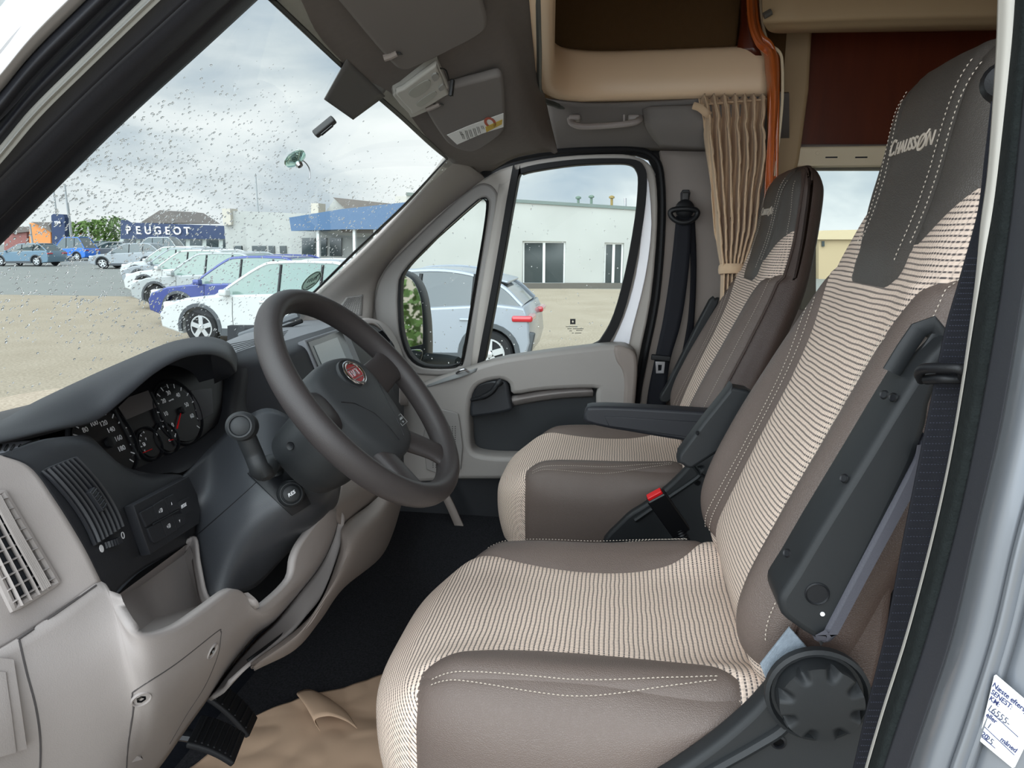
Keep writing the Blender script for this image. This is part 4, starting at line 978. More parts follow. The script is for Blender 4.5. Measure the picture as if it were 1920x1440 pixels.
# ---- passenger door
door = T('door_1', 'passenger door', 'door', (-.3, 2.44, 1.05)); del door['label']; del door['category']; ST(door)
dfr = [(742, 700), (716, 650), (700, 600), (700, 560), (722, 508), (770, 450), (832, 390), (905, 338), (960, 312), (1050, 295), (1150, 290), (1188, 294), (1214, 306), (1229, 335), (1232, 420), (1220, 560), (1196, 680), (1184, 780), (1178, 960), (1178, 1080), (740, 1080), (735, 800)]
quarter = [(750, 545), (757, 513), (800, 464), (850, 418), (893, 380), (906, 371), (915, 374), (917, 388), (910, 440), (894, 540), (872, 670), (862, 684), (845, 689), (795, 687), (768, 668), (754, 630), (750, 590)]
mainw = [(963, 330), (970, 322), (1010, 311), (1080, 302), (1150, 300), (1190, 303), (1205, 315), (1210, 340), (1204, 410), (1186, 510), (1165, 590), (1140, 640), (1110, 668), (1050, 690), (900, 705), (898, 690), (930, 520)]
d1 = lab(link('door_frame', plateY(dfr, [quarter, mainw], 2.42, .05, .008, 3), pl_door, door), 'light grey door frame') ; del d1['label']
def ring_y(out, inn, y, depth, name, mt, par, bev=.003):
    return link(name, plateY(out, [inn], y, depth, bev, 3), mt, par)
inm = [(973, 338), (980, 328), (1015, 320), (1080, 311), (1150, 308), (1180, 310), (1192, 320), (1196, 342), (1190, 410), (1172, 510), (1150, 590), (1128, 632), (1112, 645), (1050, 668), (908, 690), (912, 670), (940, 520)]
ring_y([(a+(1 if a > 1050 else -1)*1, b) for a, b in mainw], inm, 2.405, .05, 'window_rubber', rubber, door)
def shrink(L, k):
    cx = sum(a for a, b in L)/len(L); cy = sum(b for a, b in L)/len(L); return [(a+(cx-a)*k, b+(cy-b)*k) for a, b in L]
inq = [(a+(4 if a < 800 else (-4 if a > 840 else 0)), b+(3 if b < 500 else -4)) for a, b in quarter]
ring_y(quarter, inq, 2.405, .04, 'quarter_rubber', rubber, door, .002)
gq = link('quarter_glass', plateY(shrink(quarter, .03), [], 2.43, .004, .0005, 3), glass2, door)
gm = link('window_glass', plateY(shrink(mainw, .03), [], 2.432, .004, .0005, 3), glass2, door)
# grey quarter surround with outer bevel
qo = [(706, 600), (704, 560), (722, 508), (775, 452), (838, 392), (890, 350), (915, 345), (932, 360), (934, 385), (925, 450), (905, 560), (886, 690), (870, 702), (790, 702), (745, 690), (722, 660), (710, 630)]
lab(link('quarter_surround', plateY(qo, [[(a+(a-840)*.02, b) for a, b in quarter]], 2.40, .03, .008, 3), mat('door_grey_dark', (138, 134, 131), .5, None, (700, .1)), door), 'grey surround of the quarter window')
# divider bar between the two panes
g = G(); g.loft([PY([(936, 345, 2.385), (918, 450, 2.385), (898, 570, 2.385), (882, 690, 2.385)]), PY([(946, 345, 2.38), (928, 450, 2.38), (908, 570, 2.38), (892, 695, 2.38)]), PY([(958, 335, 2.385), (940, 450, 2.385), (918, 570, 2.385), (899, 690, 2.385)])], 4, 4)
g.obj('window_divider', pl_door, door, solid=.01)
# white outer paint seen behind the rear edge of the window
lab(link('painted_edge', plateY([(1212, 330), (1222, 420), (1210, 520), (1185, 620), (1165, 700), (1120, 700), (1150, 640), (1178, 570), (1198, 480)], [], 2.392, .006, .002, 3), whitepaint, door), 'white painted metal')
# inner trim with map pocket opening, bulging into the cab
trim = [(770, 735), (800, 715), (860, 695), (930, 672), (1000, 660), (1080, 650), (1150, 643), (1180, 648), (1192, 668), (1190, 720), (1180, 800), (1180, 892), (1000, 892), (865, 892), (748, 892), (745, 800), (750, 750)]
pocket = [(884, 770), (890, 735), (905, 716), (940, 708), (958, 716), (966, 735), (1020, 728), (1112, 724), (1118, 735), (1116, 790), (1110, 835), (1020, 848), (950, 850), (905, 846), (888, 835), (885, 800)]
lab(link('inner_trim', plateY(trim, [pocket], 2.345, .09, .016, 3), pl_light if 0 else mat('door_trim_grey', (150, 145, 141), .5, None, (700, .12)), door), 'grey inner trim')
lab(link('trim_end_cap', plateY([(1152, 646), (1180, 650), (1194, 668), (1193, 720), (1184, 790), (1166, 800), (1170, 720), (1166, 690), (1155, 672)], [], 2.340, .096, .012, 3), pl_taupe, door), 'taupe end of the trim')
lab(link('map_pocket', plateY([(870, 700), (1125, 700), (1130, 860), (870, 862)], [], 2.385, .02, .004, 1), mat('pocket_dark', (44, 47, 50), .6, None, (800, .2)), door), 'dark map pocket lining')
g = G(); g.loft([PY([(958, 742, 2.345), (1010, 732, 2.345), (1060, 727, 2.345), (1108, 725, 2.345)]), PY([(960, 752, 2.325), (1010, 743, 2.325), (1060, 737, 2.325), (1112, 734, 2.325)]), PY([(960, 762, 2.36), (1010, 753, 2.36), (1060, 747, 2.36), (1112, 744, 2.36)])], 4, 4)
g.obj('grab_ledge', pl_light, door, solid=.006)
hb = lab(link('handle_bowl', plateY([(884, 775), (888, 735), (902, 716), (940, 709), (953, 716), (958, 740), (960, 752), (958, 768), (900, 778)], [], 2.335, .05, .010, 3), mat('handle_dark', (46, 48, 52), .4), door), 'black pull handle housing')
sub(link('bowl_recess', plateY([(890, 745), (893, 728), (908, 719), (928, 718), (928, 735), (905, 748)], [], 2.309, .004, .002, 3), pl_black), hb)
g = G(); g.tube(cat(PY([(884, 750, 2.300), (905, 745, 2.292), (922, 735, 2.290), (932, 722, 2.292), (940, 714, 2.300)]), 5), [(.006, .009)]*5+[(.009, .010)]*11+[(.012, .012)]*5, 10, flat=(0, 0, 1)); sub(lab(g.obj('door_lever', pl_black), 'black door opening lever'), hb)
g = G(); g.loft([PY([(800, 722, 2.30), (835, 708, 2.295), (865, 698, 2.295), (895, 690, 2.30)]), PY([(800, 727, 2.30), (835, 716, 2.29), (865, 707, 2.29), (893, 697, 2.30)])], 4, 3)
g.obj('lock_plinth', mat('door_grey_mid', (128, 130, 130), .5), door, solid=.004)
g = G(); g.tube(cat(PY([(856, 700, 2.292), (863, 695, 2.285), (872, 693, 2.285), (878, 697, 2.292)]), 4), .004, 8); g.obj('lock_button', steel, door)
# speaker grille low on the door
sg_ = lab(link('speaker_panel', plateY([(800, 775), (850, 772), (862, 790), (864, 880), (800, 880)], [], 2.292, .006, .003, 2), MT['door_grey_dark'], door), 'speaker panel')
g = G()
for i in range(20):
    for j in range(9):
        p = U(812+j*5.2, 800+i*4, y=2.288); g.box(p, (.0028, .001, .0028))
sub(g.obj('speaker_holes', rubber), sg_)
# lower dark section of the door and sill
lab(link('kick_panel', plateY([(820, 885), (1185, 885), (1185, 1100), (740, 1100), (740, 885)], [], 2.375, .05, .006, 1), mat('kick_dark', (34, 36, 40), .7, None, (500, .2)), door), 'dark lower door panel')
g = G(); g.loft([PY([(812, 905, 2.25), (832, 940, 2.25), (852, 985, 2.25), (870, 1030, 2.25)]), PY([(822, 900, 2.25), (845, 935, 2.25), (868, 985, 2.25), (890, 1030, 2.25)])], 3, 2); ST(g.obj('trim_1', pl_taupe, solid=.01))
# rubber seal around the door opening
seal = [(745, 720), (712, 660), (690, 600), (691, 555), (712, 500), (765, 440), (828, 382), (900, 330), (958, 300), (1050, 284), (1150, 279), (1195, 281), (1224, 292), (1240, 325), (1243, 420), (1232, 560), (1208, 680), (1195, 760), (1188, 900)]
g = G(); 
def offs(L, d):
    out = []
    for i, (a, b) in enumerate(L):
        p, q = L[max(i-1, 0)], L[min(i+1, len(L)-1)]; tx, ty = q[0]-p[0], q[1]-p[1]; n_ = math.hypot(tx, ty); out.append((a+ty/n_*d, b-tx/n_*d))
    return out
ST(link('trim_25', plateY(offs(seal, 34)+offs(seal, -12)[::-1], [], 2.47, .03, .002, 1), rubber))
g.tube(cat([U(a, b, y=2.385) for a, b in seal], 5), (.012, .009), 8, flat=(0, 1, 0)); lab(g.obj('door_seal', rubber, door), 'black door seal')
ST(link('wall_right_front', plateY([(430, 610), (752, 610), (752, 1200), (430, 1200)], [], 2.45, .03, .002, 1), MT['kick_dark']))
# ---- outer wall shell on the passenger side around the door
wallR = lambda name, pix, y, d, m, b=.006, n=3, holes=[]: link(name, plateY(pix, holes, y, d, b, n), m)
ST(wallR('wall_right', [(1236, 285), (1246, 278), (1420, 272), (1640, 272), (2300, 272), (2300, 1100), (1190, 1100), (1192, 780), (1206, 690), (1230, 560), (1244, 420), (1244, 330)], 2.43, .05, pl_taupe, .006, 1, [[(1524, 318), (1660, 318), (1660, 560), (1524, 560)]]))
# body above / in front so daylight only enters through the openings
# ---- passenger A pillar trim
apil = G(); apil.loft([PY([(836, 298, 2.10), (800, 345, 2.13), (740, 412, 2.16), (670, 482, 2.18), (600, 545, 2.20), (540, 600, 2.20), (515, 625, 2.20)]),
                       PY([(868, 305, 2.18), (830, 350, 2.20), (768, 418, 2.22), (700, 490, 2.24), (636, 550, 2.25), (570, 606, 2.25), (540, 632, 2.25)]),
                       PY([(905, 330, 2.36), (835, 385, 2.36), (768, 445, 2.36), (715, 500, 2.36), (695, 545, 2.35), (682, 600, 2.32), (640, 625, 2.28)]),
                       PY([(908, 336, 2.42), (838, 393, 2.42), (772, 452, 2.42), (722, 508, 2.42), (704, 555, 2.42), (700, 605, 2.42), (700, 640, 2.40)])], 7, 6)
apo = apil.obj('trim_2', mat('pillar_grey', (160, 154, 149), .55, None, (700, .1)), solid=.01, ang=70); ST(apo)
BA = bvh(apo)
gr = patch(BA, [(650, 556), (680, 552), (678, 592), (628, 586)], 10, 10, .002, .003, mat('grille_grey', (150, 147, 144), .6, None, (600, 1.0)), None, 'speaker_grille')
tag(gr, 'small grey speaker grille on the far windscreen pillar', 'speaker grille')
g = G()
for i in range(11):
    for j in range(9):
        q = mid4([Vector((650, 558, 0)), Vector((678, 554, 0)), Vector((676, 590, 0)), Vector((632, 584, 0))], (j+.5)/9, (i+.5)/11); p, n = hit(BA, q.x, q.y, .0045); g.box(p, (.0022, .0022, .0022))
sub(g.obj('grille_holes', mat('grille_hole', (96, 94, 92), .7)), gr)
# ---- headliner
hd = []
for pts in ([(440, -60, 2.325), (500, -2, 2.320), (640, 128, 2.300), (738, 212, 2.265), (836, 298, 2.215), (905, 332, 2.205)],
            [(500, -80, 2.345), (560, -10, 2.338), (690, 105, 2.318), (790, 195, 2.285), (880, 272, 2.235), (958, 300, 2.215)],
            [(620, -110, 2.375), (700, -30, 2.368), (800, 60, 2.350), (888, 150, 2.320), (948, 228, 2.268), (1000, 289, 2.225)],
            [(760, -140, 2.395), (840, -60, 2.392), (905, 20, 2.382), (950, 100, 2.360), (985, 198, 2.305), (1020, 286, 2.232)],
            [(880, -170, 2.405), (920, -80, 2.402), (952, 0, 2.398), (985, 95, 2.385), (1008, 188, 2.345), (1034, 285, 2.235)],
            [(1000, -200, 2.41), (1003, -80, 2.405), (1006, 0, 2.400), (1010, 95, 2.392), (1024, 190, 2.378), (1046, 285, 2.236)]):
    hd.append(PZ(pts))
g = G(); g.loft(hd, 7, 7); head = g.obj('ceiling', felt, solid=.012, ang=80); ST(head)
BH = bvh(head)
# side panel under the bunk, over the door and pillar
g = G(); g.loft([PY([(1022, 188, 2.20), (1100, 196, 2.20), (1200, 194, 2.20), (1330, 186, 2.20), (1480, 176, 2.20)]),
                 PY([(1030, 232, 2.26), (1100, 236, 2.27), (1200, 238, 2.27), (1330, 240, 2.27), (1480, 236, 2.27)]),
                 PY([(1040, 286, 2.40), (1110, 282, 2.40), (1210, 282, 2.40), (1330, 284, 2.40), (1480, 280, 2.40)])], 6, 6)
ovr = g.obj('trim_3', mat('over_door_grey', (118, 113, 110), .8, None, (900, .15)), solid=.01); ST(ovr)
g = G(); g.loft([PY([(1204, 205, 2.215), (1225, 200, 2.19), (1300, 198, 2.18), (1400, 196, 2.18)]), PY([(1210, 240, 2.24), (1230, 238, 2.205), (1300, 238, 2.20), (1400, 236, 2.20)]), PY([(1236, 276, 2.30), (1250, 276, 2.26), (1310, 280, 2.26), (1400, 280, 2.26)])], 6, 6)
ST(g.obj('trim_4', MT['over_door_grey'], solid=.02))
# visors
def visor(pix, n0, label, off=-.012):
    pts = []
    P3 = [hit(BH, a, b, 0)[0] for a, b in n0]; c = sum(P3, Vector())/len(P3); nn = (P3[1]-P3[0]).cross(P3[2]-P3[0]).normalized()
    if nn.z > 0: nn = -nn
    ux = Vector((0, 1, 0)); ux = (ux-nn*ux.dot(nn)).normalized(); uy = nn.cross(ux)
    r = T('sun_visor', label, 'sun visor', tuple(c))
    v = link('visor_panel', plateP(pix, [], c+nn*.016, ux, uy, .020, .007, 4), felt_v, r)
    return r, c+nn*.0265, ux, uy, nn, v
vis1 = visor([(560, -90), (630, -10), (690, 62), (730, 108), (748, 122), (775, 118), (850, 82), (900, 54), (912, 34), (905, 0), (870, -110), (700, -160)], [(720, 80), (850, 60), (800, 20)], 'large grey sun visor over the driver side')
vis2 = visor([(798, 200), (830, 252), (850, 270), (880, 279), (905, 270), (944, 238), (946, 190), (944, 150), (935, 134), (900, 142), (850, 155), (798, 172)], [(830, 200), (900, 160), (900, 240)], 'grey sun visor over the passenger side with white warning label')
def VP(v, a, b, off=0): return U(a, b, n=v[4], p0=v[1]+v[4]*off)
for v, (a, b) in ((vis1, (728, 105)), (vis2, (808, 200))):
    g = G(); g.tube([VP(v, a-8, b+4, .002), VP(v, a+4, b, .002), VP(v, a+16, b-6, .001)], (.006, .005), 8); g.obj('pivot_clip', pl_taupe, v[0])
    g = G(); g.box(VP(v, a+14, b-4, .0005), (.02, .014, .001)); g.obj('clip_slot', pl_black, v[0])
lbp = link('warning_label', plateP([(838, 253), (880, 235), (944, 212), (944, 238), (905, 250), (857, 271)], [], vis2[1]+vis2[4]*.001, vis2[2], vis2[3], .0008, .0002, 1), mat('label_white', (232, 232, 230), .5), vis2[0])
o = VP(vis2, 919, 230, .002)
sub(link('red_ring', plate([(.030*math.cos(i*math.pi/16), .013*math.sin(i*math.pi/16)) for i in range(32)], [[(.019*math.cos(i*math.pi/16), .007*math.sin(i*math.pi/16)) for i in range(32)]], o, vis2[2]*.9+vis2[3]*.0, vis2[3], .0006, .0001), mat('label_red', (176, 70, 46), .5)), lbp)
sub(link('yellow_block', plateP([(910, 238), (942, 224), (941, 233), (912, 248)], [], vis2[1]+vis2[4]*.002, vis2[2], vis2[3], .0006, .0001, 1), mat('label_yellow', (206, 172, 60), .5)), lbp)
g = G()
for a, b, L in ((866, 256, 9), (873, 253, 16), (880, 250, 13), (888, 248, 14), (895, 244, 12), (863, 250, 6), (903, 239, 6)):
    for q in (0, 3):
        p0, p1 = VP(vis2, a+q-1, b-L*.5, .0018), VP(vis2, a+q+L*.25, b+L*.5, .0018); g.tube([p0, p1], .0006, 4)
sub(lab(g.obj('label_print', pl_black), 'rows of small dark print'), lbp)
# roof console with two reading lamps
cns = T('roof_console', 'light grey reading lamp console between the sun visors', 'lamp console', tuple(hit(BH, 790, 165)[0]))
P3 = [hit(BH, a, b)[0] for a, b in ((760, 170), (830, 150), (790, 200))]; cc_ = sum(P3, Vector())/3; cnn = (P3[1]-P3[0]).cross(P3[2]-P3[0]).normalized(); cnn = cnn if cnn.z < 0 else -cnn
cx1 = Vector((0, 1, 0)); cx1 = (cx1-cnn*cx1.dot(cnn)).normalized(); cy1 = cnn.cross(cx1)
lamp_m = mat('lamp_grey', (188, 186, 180), .45)
CO = lambda L, off, d, m, name, par, bev=.003, n=4: link(name, plateP(L, [], cc_+cnn*off, cx1, cy1, d, bev, n), m, par)
CO([(735, 172), (750, 160), (812, 112), (822, 116), (845, 170), (842, 180), (775, 212), (765, 206)], .008, .02, lamp_m, 'console_base', cns, .004, 2)
cb = CO([(741, 172), (755, 163), (812, 120), (819, 123), (838, 168), (834, 176), (777, 209), (769, 203)], .020, .012, lamp_m, 'console_face', cns, .004, 2)
lens = mat('lens_grey', (148, 148, 142), .3)
CO([(766, 176), (776, 164), (800, 150), (808, 154), (802, 168), (780, 182)], .0265, .002, lens, 'lamp_lens', cns, .001, 4)
CO([(780, 196), (790, 186), (812, 172), (819, 174), (812, 184), (790, 199)], .0265, .002, lens, 'lamp_lens', cns, .001, 4)
for L in ([(808, 142), (818, 136), (824, 144), (814, 152)], [(822, 164), (831, 157), (835, 163), (825, 170)]): CO(L, .027, .004, mat('switch_grey', (150, 148, 144), .5) if 'switch_grey' not in MT else MT['switch_grey'], 'rocker_switch', cns, .001, 2)
g = G(); g.tube(cat([U(826, 128, n=cnn, p0=cc_+cnn*.02), U(836, 132, n=cnn, p0=cc_+cnn*.04), U(842, 150, n=cnn, p0=cc_+cnn*.05)], 6), .0016, 6); cbl = g.obj('cable', cablem)
tag(cbl, 'thin black cable with a plug hanging beside the roof console', 'cable')
g = G(); g.box(U(847, 165, n=cnn, p0=cc_+cnn*.05), (.008, .012, .032), Matrix.Rotation(.15, 3, 'Y')); sub(g.obj('plug', cablem, bevel=.002), cbl)
# ---- windscreen
top = [Vector((-.445, .44, 2.322)), U(440, -60, z=2.325), U(500, -2, z=2.318), U(640, 128, z=2.298), U(738, 212, z=2.262), U(836, 298, z=2.212), U(850, 310, z=2.205)]
bl = []
for p in top:
    t = max(-1, min(1, (p.y-1.35)/.85)); dx = -.64-.06*(1-t*t); bl.append(p+Vector((dx, .16*t, dx*.885)))
ml = [a.lerp(b, .5)+Vector((-.01, 0, .01)) for a, b in zip(top, bl)]
top[-1] = top[-2]+Vector((-.004, .07, -.012)); bl[-1] = bl[-2]+Vector((.03, .07, 0)); ml[-1] = ml[-2]+Vector((0, .07, 0))
up = [p+Vector((.06, 0, .052)) for p in top]
g = G(); g.loft([up, top, ml, bl], 8, 12); ws = g.obj('window_1', glassm, ang=180); ST(ws)
BW = bvh(ws)
band = lambda L1, L2, n=8: G().loft([[hit(BW, a, b, .002)[0] for a, b in L1], [hit(BW, a, b, .002)[0] for a, b in L2]], n, 3)
fr = mat('frit_black', (14, 14, 16), .4)
g = band([(838, 298), (760, 385), (670, 470), (590, 548), (520, 612)], [(832, 303), (752, 388), (662, 473), (582, 552), (510, 618)]); ST(g.obj('trim_5', fr, solid=.003))
g = band([(495, -8), (560, 52), (640, 128), (738, 212), (838, 300)], [(512, -6), (575, 54), (652, 128), (746, 208), (840, 296)]); ST(g.obj('trim_6', fr, solid=.003))
mm = patch(BW, [(648, 108), (720, 178), (660, 222), (606, 184)], 8, 8, .003, .002, mat('mirror_patch', (92, 90, 88), .6), None, 'trim_7'); ST(mm)
# mirror foot on the glass
p, n = hit(BW, 604, 232, .008)
mf = T('mirror_mount', 'small black mirror mounting foot stuck on the windscreen', 'mirror mount', tuple(p))
ux = (hit(BW, 622, 218)[0]-hit(BW, 588, 246)[0]).normalized(); uy = n.cross(ux)
g = G(); g.box(p, (.050, .016, .014), Matrix((ux, uy, n)).transposed()); g.obj('foot', mat('mount_grey', (58, 58, 58), .5), mf, bevel=.003)
g = G(); g.box(p+n*.008, (.030, .007, .004), Matrix((ux, uy, n)).transposed()); g.obj('slot', glossblack, mf, bevel=.001)
# suction cup with a wire hook
p, n = hit(BW, 552, 296, .004)
sc_ = T('suction_cup', 'clear suction cup with bent wire hook on the windscreen', 'suction cup', tuple(p))
gcl = mat('cup_clear', (196, 226, 214), .03, trans=.95, ior=1.25)
g = G(); g.lathe([(.024, -.003), (.023, .001), (.016, .005), (.007, .009), (.006, .014), (.001, .015)], p, n, 32); g.obj('cup', gcl, sc_)
g = G(); g.lathe([(.0065, .008), (.0075, .013), (.006, .018), (.001, .019)], p, n, 20); g.obj('button', steel, sc_)
g = G(); g.tube(cat([p+n*.016, p+n*.018+Vector((.0, .012, .012)), p+n*.026+Vector((0, .03, .006)), p+n*.026+Vector((0, .034, -.016))], 5), .0011, 6); g.obj('hook', steel, sc_)
# oval sticker on the glass
c0 = hit(BW, 584, 527, .002)[0]
en = hit(BW, 584, 527)[1]; eu = Vector((0, 1, 0)); eu = (eu-en*eu.dot(en)).normalized(); ev = en.cross(eu)
def ell(k_, n=36): return [(584+k_*(25*.72*math.cos(2*math.pi*i/n)+10*.69*math.sin(2*math.pi*i/n)), 527+k_*(-25*.69*math.cos(2*math.pi*i/n)+10*.72*math.sin(2*math.pi*i/n))) for i in range(n)]
st = link('window_sticker', plateP(ell(1), [], c0, eu, ev, .0008, .0002, 1), mat('sticker_green', (176, 190, 178), .35, trans=.75, ior=1.05))
tag(st, 'oval grey-green sticker low on the windscreen by the far pillar', 'sticker')
EP = lambda a, b: U(a, b, n=en, p0=c0+en*.001)
g = G(); g.tube([EP(*p) for p in ell(.88)], .0012, 4, closed=True)
for a, b, c, d in ((576, 530, 580, 524), (580, 529, 584, 522), (584, 528, 587, 521), (588, 526, 591, 519), (592, 524, 595, 516), (574, 540, 590, 530), (592, 520, 600, 512), (600, 512, 601, 518)): g.tube([EP(a, b), EP(c, d)], .0014, 4)
sub(g.obj('sticker_print', mat('print_dark', (48, 56, 54), .6)), st)
# rain on the windscreen
random.seed(3); g = G()
zx = (hit(BW, 300, 400)[0]-hit(BW, 300, 200)[0]).normalized()
def drop(g, b, px, py, r, el=1.3, outward=True):
    d = ray(px, py); p, n, i, t = b.ray_cast(CAM, d)
    if p is None: return
    if n.dot(d) < 0: n = -n
    p = p+n*.0005; dn = Vector((0, 0, -1)); dn = (dn-n*dn.dot(n)).normalized(); s = dn.cross(n)
    ang = random.uniform(-.5, .5); dn, s = dn*math.cos(ang)+s*math.sin(ang), s*math.cos(ang)-dn*math.sin(ang)
    V = [p+n*r*.6]; K = 7
    for f, h in ((.6, .45), (1, 0)):
        for k_ in range(K):
            a = 2*math.pi*k_/K; V.append(p+dn*math.cos(a)*r*el*f+s*math.sin(a)*r*f+n*r*h)
    V.append(p-n*r*.05)
    F = [(0, 1+k_, 1+(k_+1) % K) for k_ in range(K)]+[(1+k_, 1+K+k_, 1+K+(k_+1) % K, 1+(k_+1) % K) for k_ in range(K)]+[(1+2*K, 1+K+(k_+1) % K, 1+K+k_) for k_ in range(K)]
    g.add(V, F)
cnt = 0
while cnt < 5200:
    px, py = random.uniform(0, 840), random.uniform(0, 780)
    dens = min(1, max(0, (py-110)/240))*.95+.01
    if py > 560: dens *= max(.10, 1-(py-560)/130)
    if 560 < px < 800 and py < 330: dens *= .12
    if px < 130 and py > 430: dens *= .7
    if random.random() > dens: continue
    d = hit(BW, px, py)[0]; dist = (d-CAM).length
    r = random.choice([.0009, .0011, .0014, .0018, .0022, .0026])*(.55+.35*dist)*(.75 if px > 430 else .9); drop(g, BW, px, py, r, random.uniform(1.1, 1.9)); cnt += 1
rn = g.obj('raindrops', dropm, ang=180); tag(rn, 'fine raindrops scattered over the windscreen', 'raindrops', kind='stuff')
g = G(); BG = bvh(gm, gq)
for i in range(190): drop(g, BG, random.uniform(760, 1190), random.uniform(380, 690), random.choice([.0013, .0018, .0024]), random.uniform(1, 1.3))
tag(g.obj('raindrops', dropm, ang=180), 'sparse raindrops on the passenger door glass', 'raindrops', kind='stuff')
# maker's mark etched on the passenger window
ms = [plateY([(1069, 598), (1079, 598), (1079, 608), (1069, 608)], [[(1072, 603), (1074, 600.5), (1076, 603), (1074, 605.5)]], 2.427, .0006, .0001, 1)]
for a, b, w in ((1068, 612, 22), (1064, 616, 8), (1080, 616, 20), (1082, 619, 12), (1066, 620, 5), (1070, 624, 4), (1080, 624, 12)): ms.append(plateY([(a-w/2+4, b), (a+w/2+4, b), (a+w/2+4, b+1), (a-w/2+4, b+1)], [], 2.427, .0006, .0001, 1))
link('glass_mark', joinmesh(ms), pl_black, door)
# ---- driver side windscreen pillar (near, left)
def strip(name, L1, L2, L3, y1, y2, y3, m, th=.01, kind=True):
    g = G(); rows = [[U(a, b, y=y1) for a, b in L1], [U(a, b, y=y2) for a, b in L2]]
    if L3: rows.append([U(a, b, y=y3) for a, b in L3])
    g.loft(rows, 6, 5); o = g.obj(name, m, solid=th, ang=80); ST(o); return o
e = lambda dx, dy: [(-160+dx, 640+dy), (-40+dx, 520+dy), (110+dx, 370+dy), (250+dx, 232+dy), (400+dx, 95+dy), (560+dx, -52+dy), (700+dx, -175+dy)]
dk = mat('pillar_seal_black', (22, 23, 29), .45, None, (300, .1), spec=.35)
strip('trim_8', e(-17, -2), e(-30, -16), e(-42, -28), .50, .48, .47, dk)
strip('trim_9', e(-42, -28), e(-58, -48), e(-76, -70), .47, .45, .44, mat('pillar_trim_dark', (34, 36, 43), .5, None, (700, .1)))
strip('trim_10', e(-76, -70), e(-102, -95), e(-128, -118), .44, .432, .43, MT['pillar_trim_dark'])
e2 = lambda d: [(-200, 470-d), (-60, 372-d), (0, 290-d), (80, 210-d), (200, 98-d), (300, 5-d), (420, -105-d)]
def eo(o): return [(-160-o*.05, 470-o), (-30, 345-o), (60, 240-o), (150, 150-o), (290, 15-o), (420, -105-o), (520, -200-o)]
strip('trim_11', [(a, b+10) for a, b in eo(20)], [(a, b-2) for a, b in eo(20)], [(a, b-10) for a, b in eo(20)], .432, .425, .43, mat('weld_flange', (150, 150, 146), .4), .004)
strip('trim_12', [(a, b+4) for a, b in eo(34)], eo(62), eo(92), .428, .42, .425, dk)
strip('trim_13', eo(92), eo(112), eo(138), .42, .41, .41, MT['pillar_trim_dark'])
strip('trim_14', eo(138), eo(150), eo(172), .41, .405, .40, mat('pillar_metal', (150, 148, 148), .3, metal=.3))
strip('trim_15', eo(172), eo(215), eo(300), .40, .402, .44, whitepaint, .006)
# ---- driver side B pillar (near, right)
Lw = [(1874, -80), (1870, 0), (1866, 110), (1852, 310), (1838, 420), (1824, 560), (1789, 800), (1752, 980), (1700, 1180), (1650, 1340), (1610, 1480), (1580, 1600)]
Rw = [(1908, -80), (1903, 0), (1894, 110), (1866, 360), (1846, 480), (1828, 590), (1792, 812), (1755, 990), (1704, 1186), (1654, 1346), (1614, 1486), (1584, 1606)]
S1 = [(1935, -80), (1930, 0), (1922, 130), (1900, 360), (1885, 480), (1868, 600), (1830, 815), (1790, 1000), (1735, 1200), (1682, 1360), (1640, 1490), (1610, 1600)]
S2 = [(1990, -80), (1980, 0), (1966, 130), (1946, 330), (1930, 470), (1910, 600), (1875, 800), (1832, 985), (1785, 1190), (1738, 1335), (1700, 1450), (1660, 1600)]
S3 = [(2080, -80), (2075, 0), (2060, 130), (2040, 330), (2020, 470), (1995, 600), (1960, 800), (1900, 1020), (1860, 1190), (1810, 1350), (1770, 1470), (1740, 1600)]
S4 = [(2500, -80), (2500, 0), (2500, 130), (2500, 330), (2500, 470), (2500, 600), (2480, 800), (2460, 1020), (2420, 1190), (2380, 1350), (2350, 1470), (2300, 1600)]
strip('trim_16', Lw, [((a+c)/2, (b+d)/2) for (a, b), (c, d) in zip(Lw, Rw)], Rw, .575, .56, .555, mat('b_pillar_light', (196, 192, 184), .5))
strip('trim_17', Rw, [((a+c)/2, (b+d)/2) for (a, b), (c, d) in zip(Rw, S1)], S1, .555, .535, .53, mat('seal_fuzzy', (30, 34, 34), .9, (120, .4), (500, .9), spec=.2))
strip('trim_18', S1, [((a+c)/2, (b+d)/2) for (a, b), (c, d) in zip(S1, S2)], S2, .53, .515, .50, mat('sill_trim_dark', (48, 49, 54), .55, None, (500, .15)))
o = strip('trim_19', S2, [(a+30, b) for a, b in S2], S3, .50, .47, .46, silver)
o2 = strip('trim_20', S3, [(a+12, b) for a, b in S3], [(a+50, b) for a, b in S3], .46, .452, .46, silver)
o3 = strip('trim_21', [(a+50, b) for a, b in S3], [(a+180, b) for a, b in S3], S4, .46, .45, .45, silver)
# service sticker on the painted pillar
BP2 = bvh(o2, o3, o)
Pa, Pb, Pc = hit(BP2, 1866, 1268)[0], hit(BP2, 1948, 1340)[0], hit(BP2, 1840, 1388)[0]
sux_ = (Pb-Pa).normalized(); sn_ = (Pb-Pa).cross(Pc-Pa).normalized(); sn_ = sn_ if sn_.dot(CAM-Pa) > 0 else -sn_; suy_ = sn_.cross(sux_).normalized()
if suy_.z < 0: suy_ = -suy_
so = Pa+sn_*max(.0015, .0015+max((hit(BP2, *q_)[0]-Pa).dot(sn_) for q_ in ((1900, 1350), (1880, 1320), (1860, 1340), (1900, 1420))))
sq = [(1864, 1267), (1868, 1265), (1950, 1335), (1948, 1345), (1903, 1438), (1898, 1440), (1838, 1390), (1836, 1384)]
stk_ = link('service_sticker', plateP(sq, [], so, sux_, sn_.cross(sux_), .0006, .0002, 1), mat('paper_white', (235, 238, 240), .5))
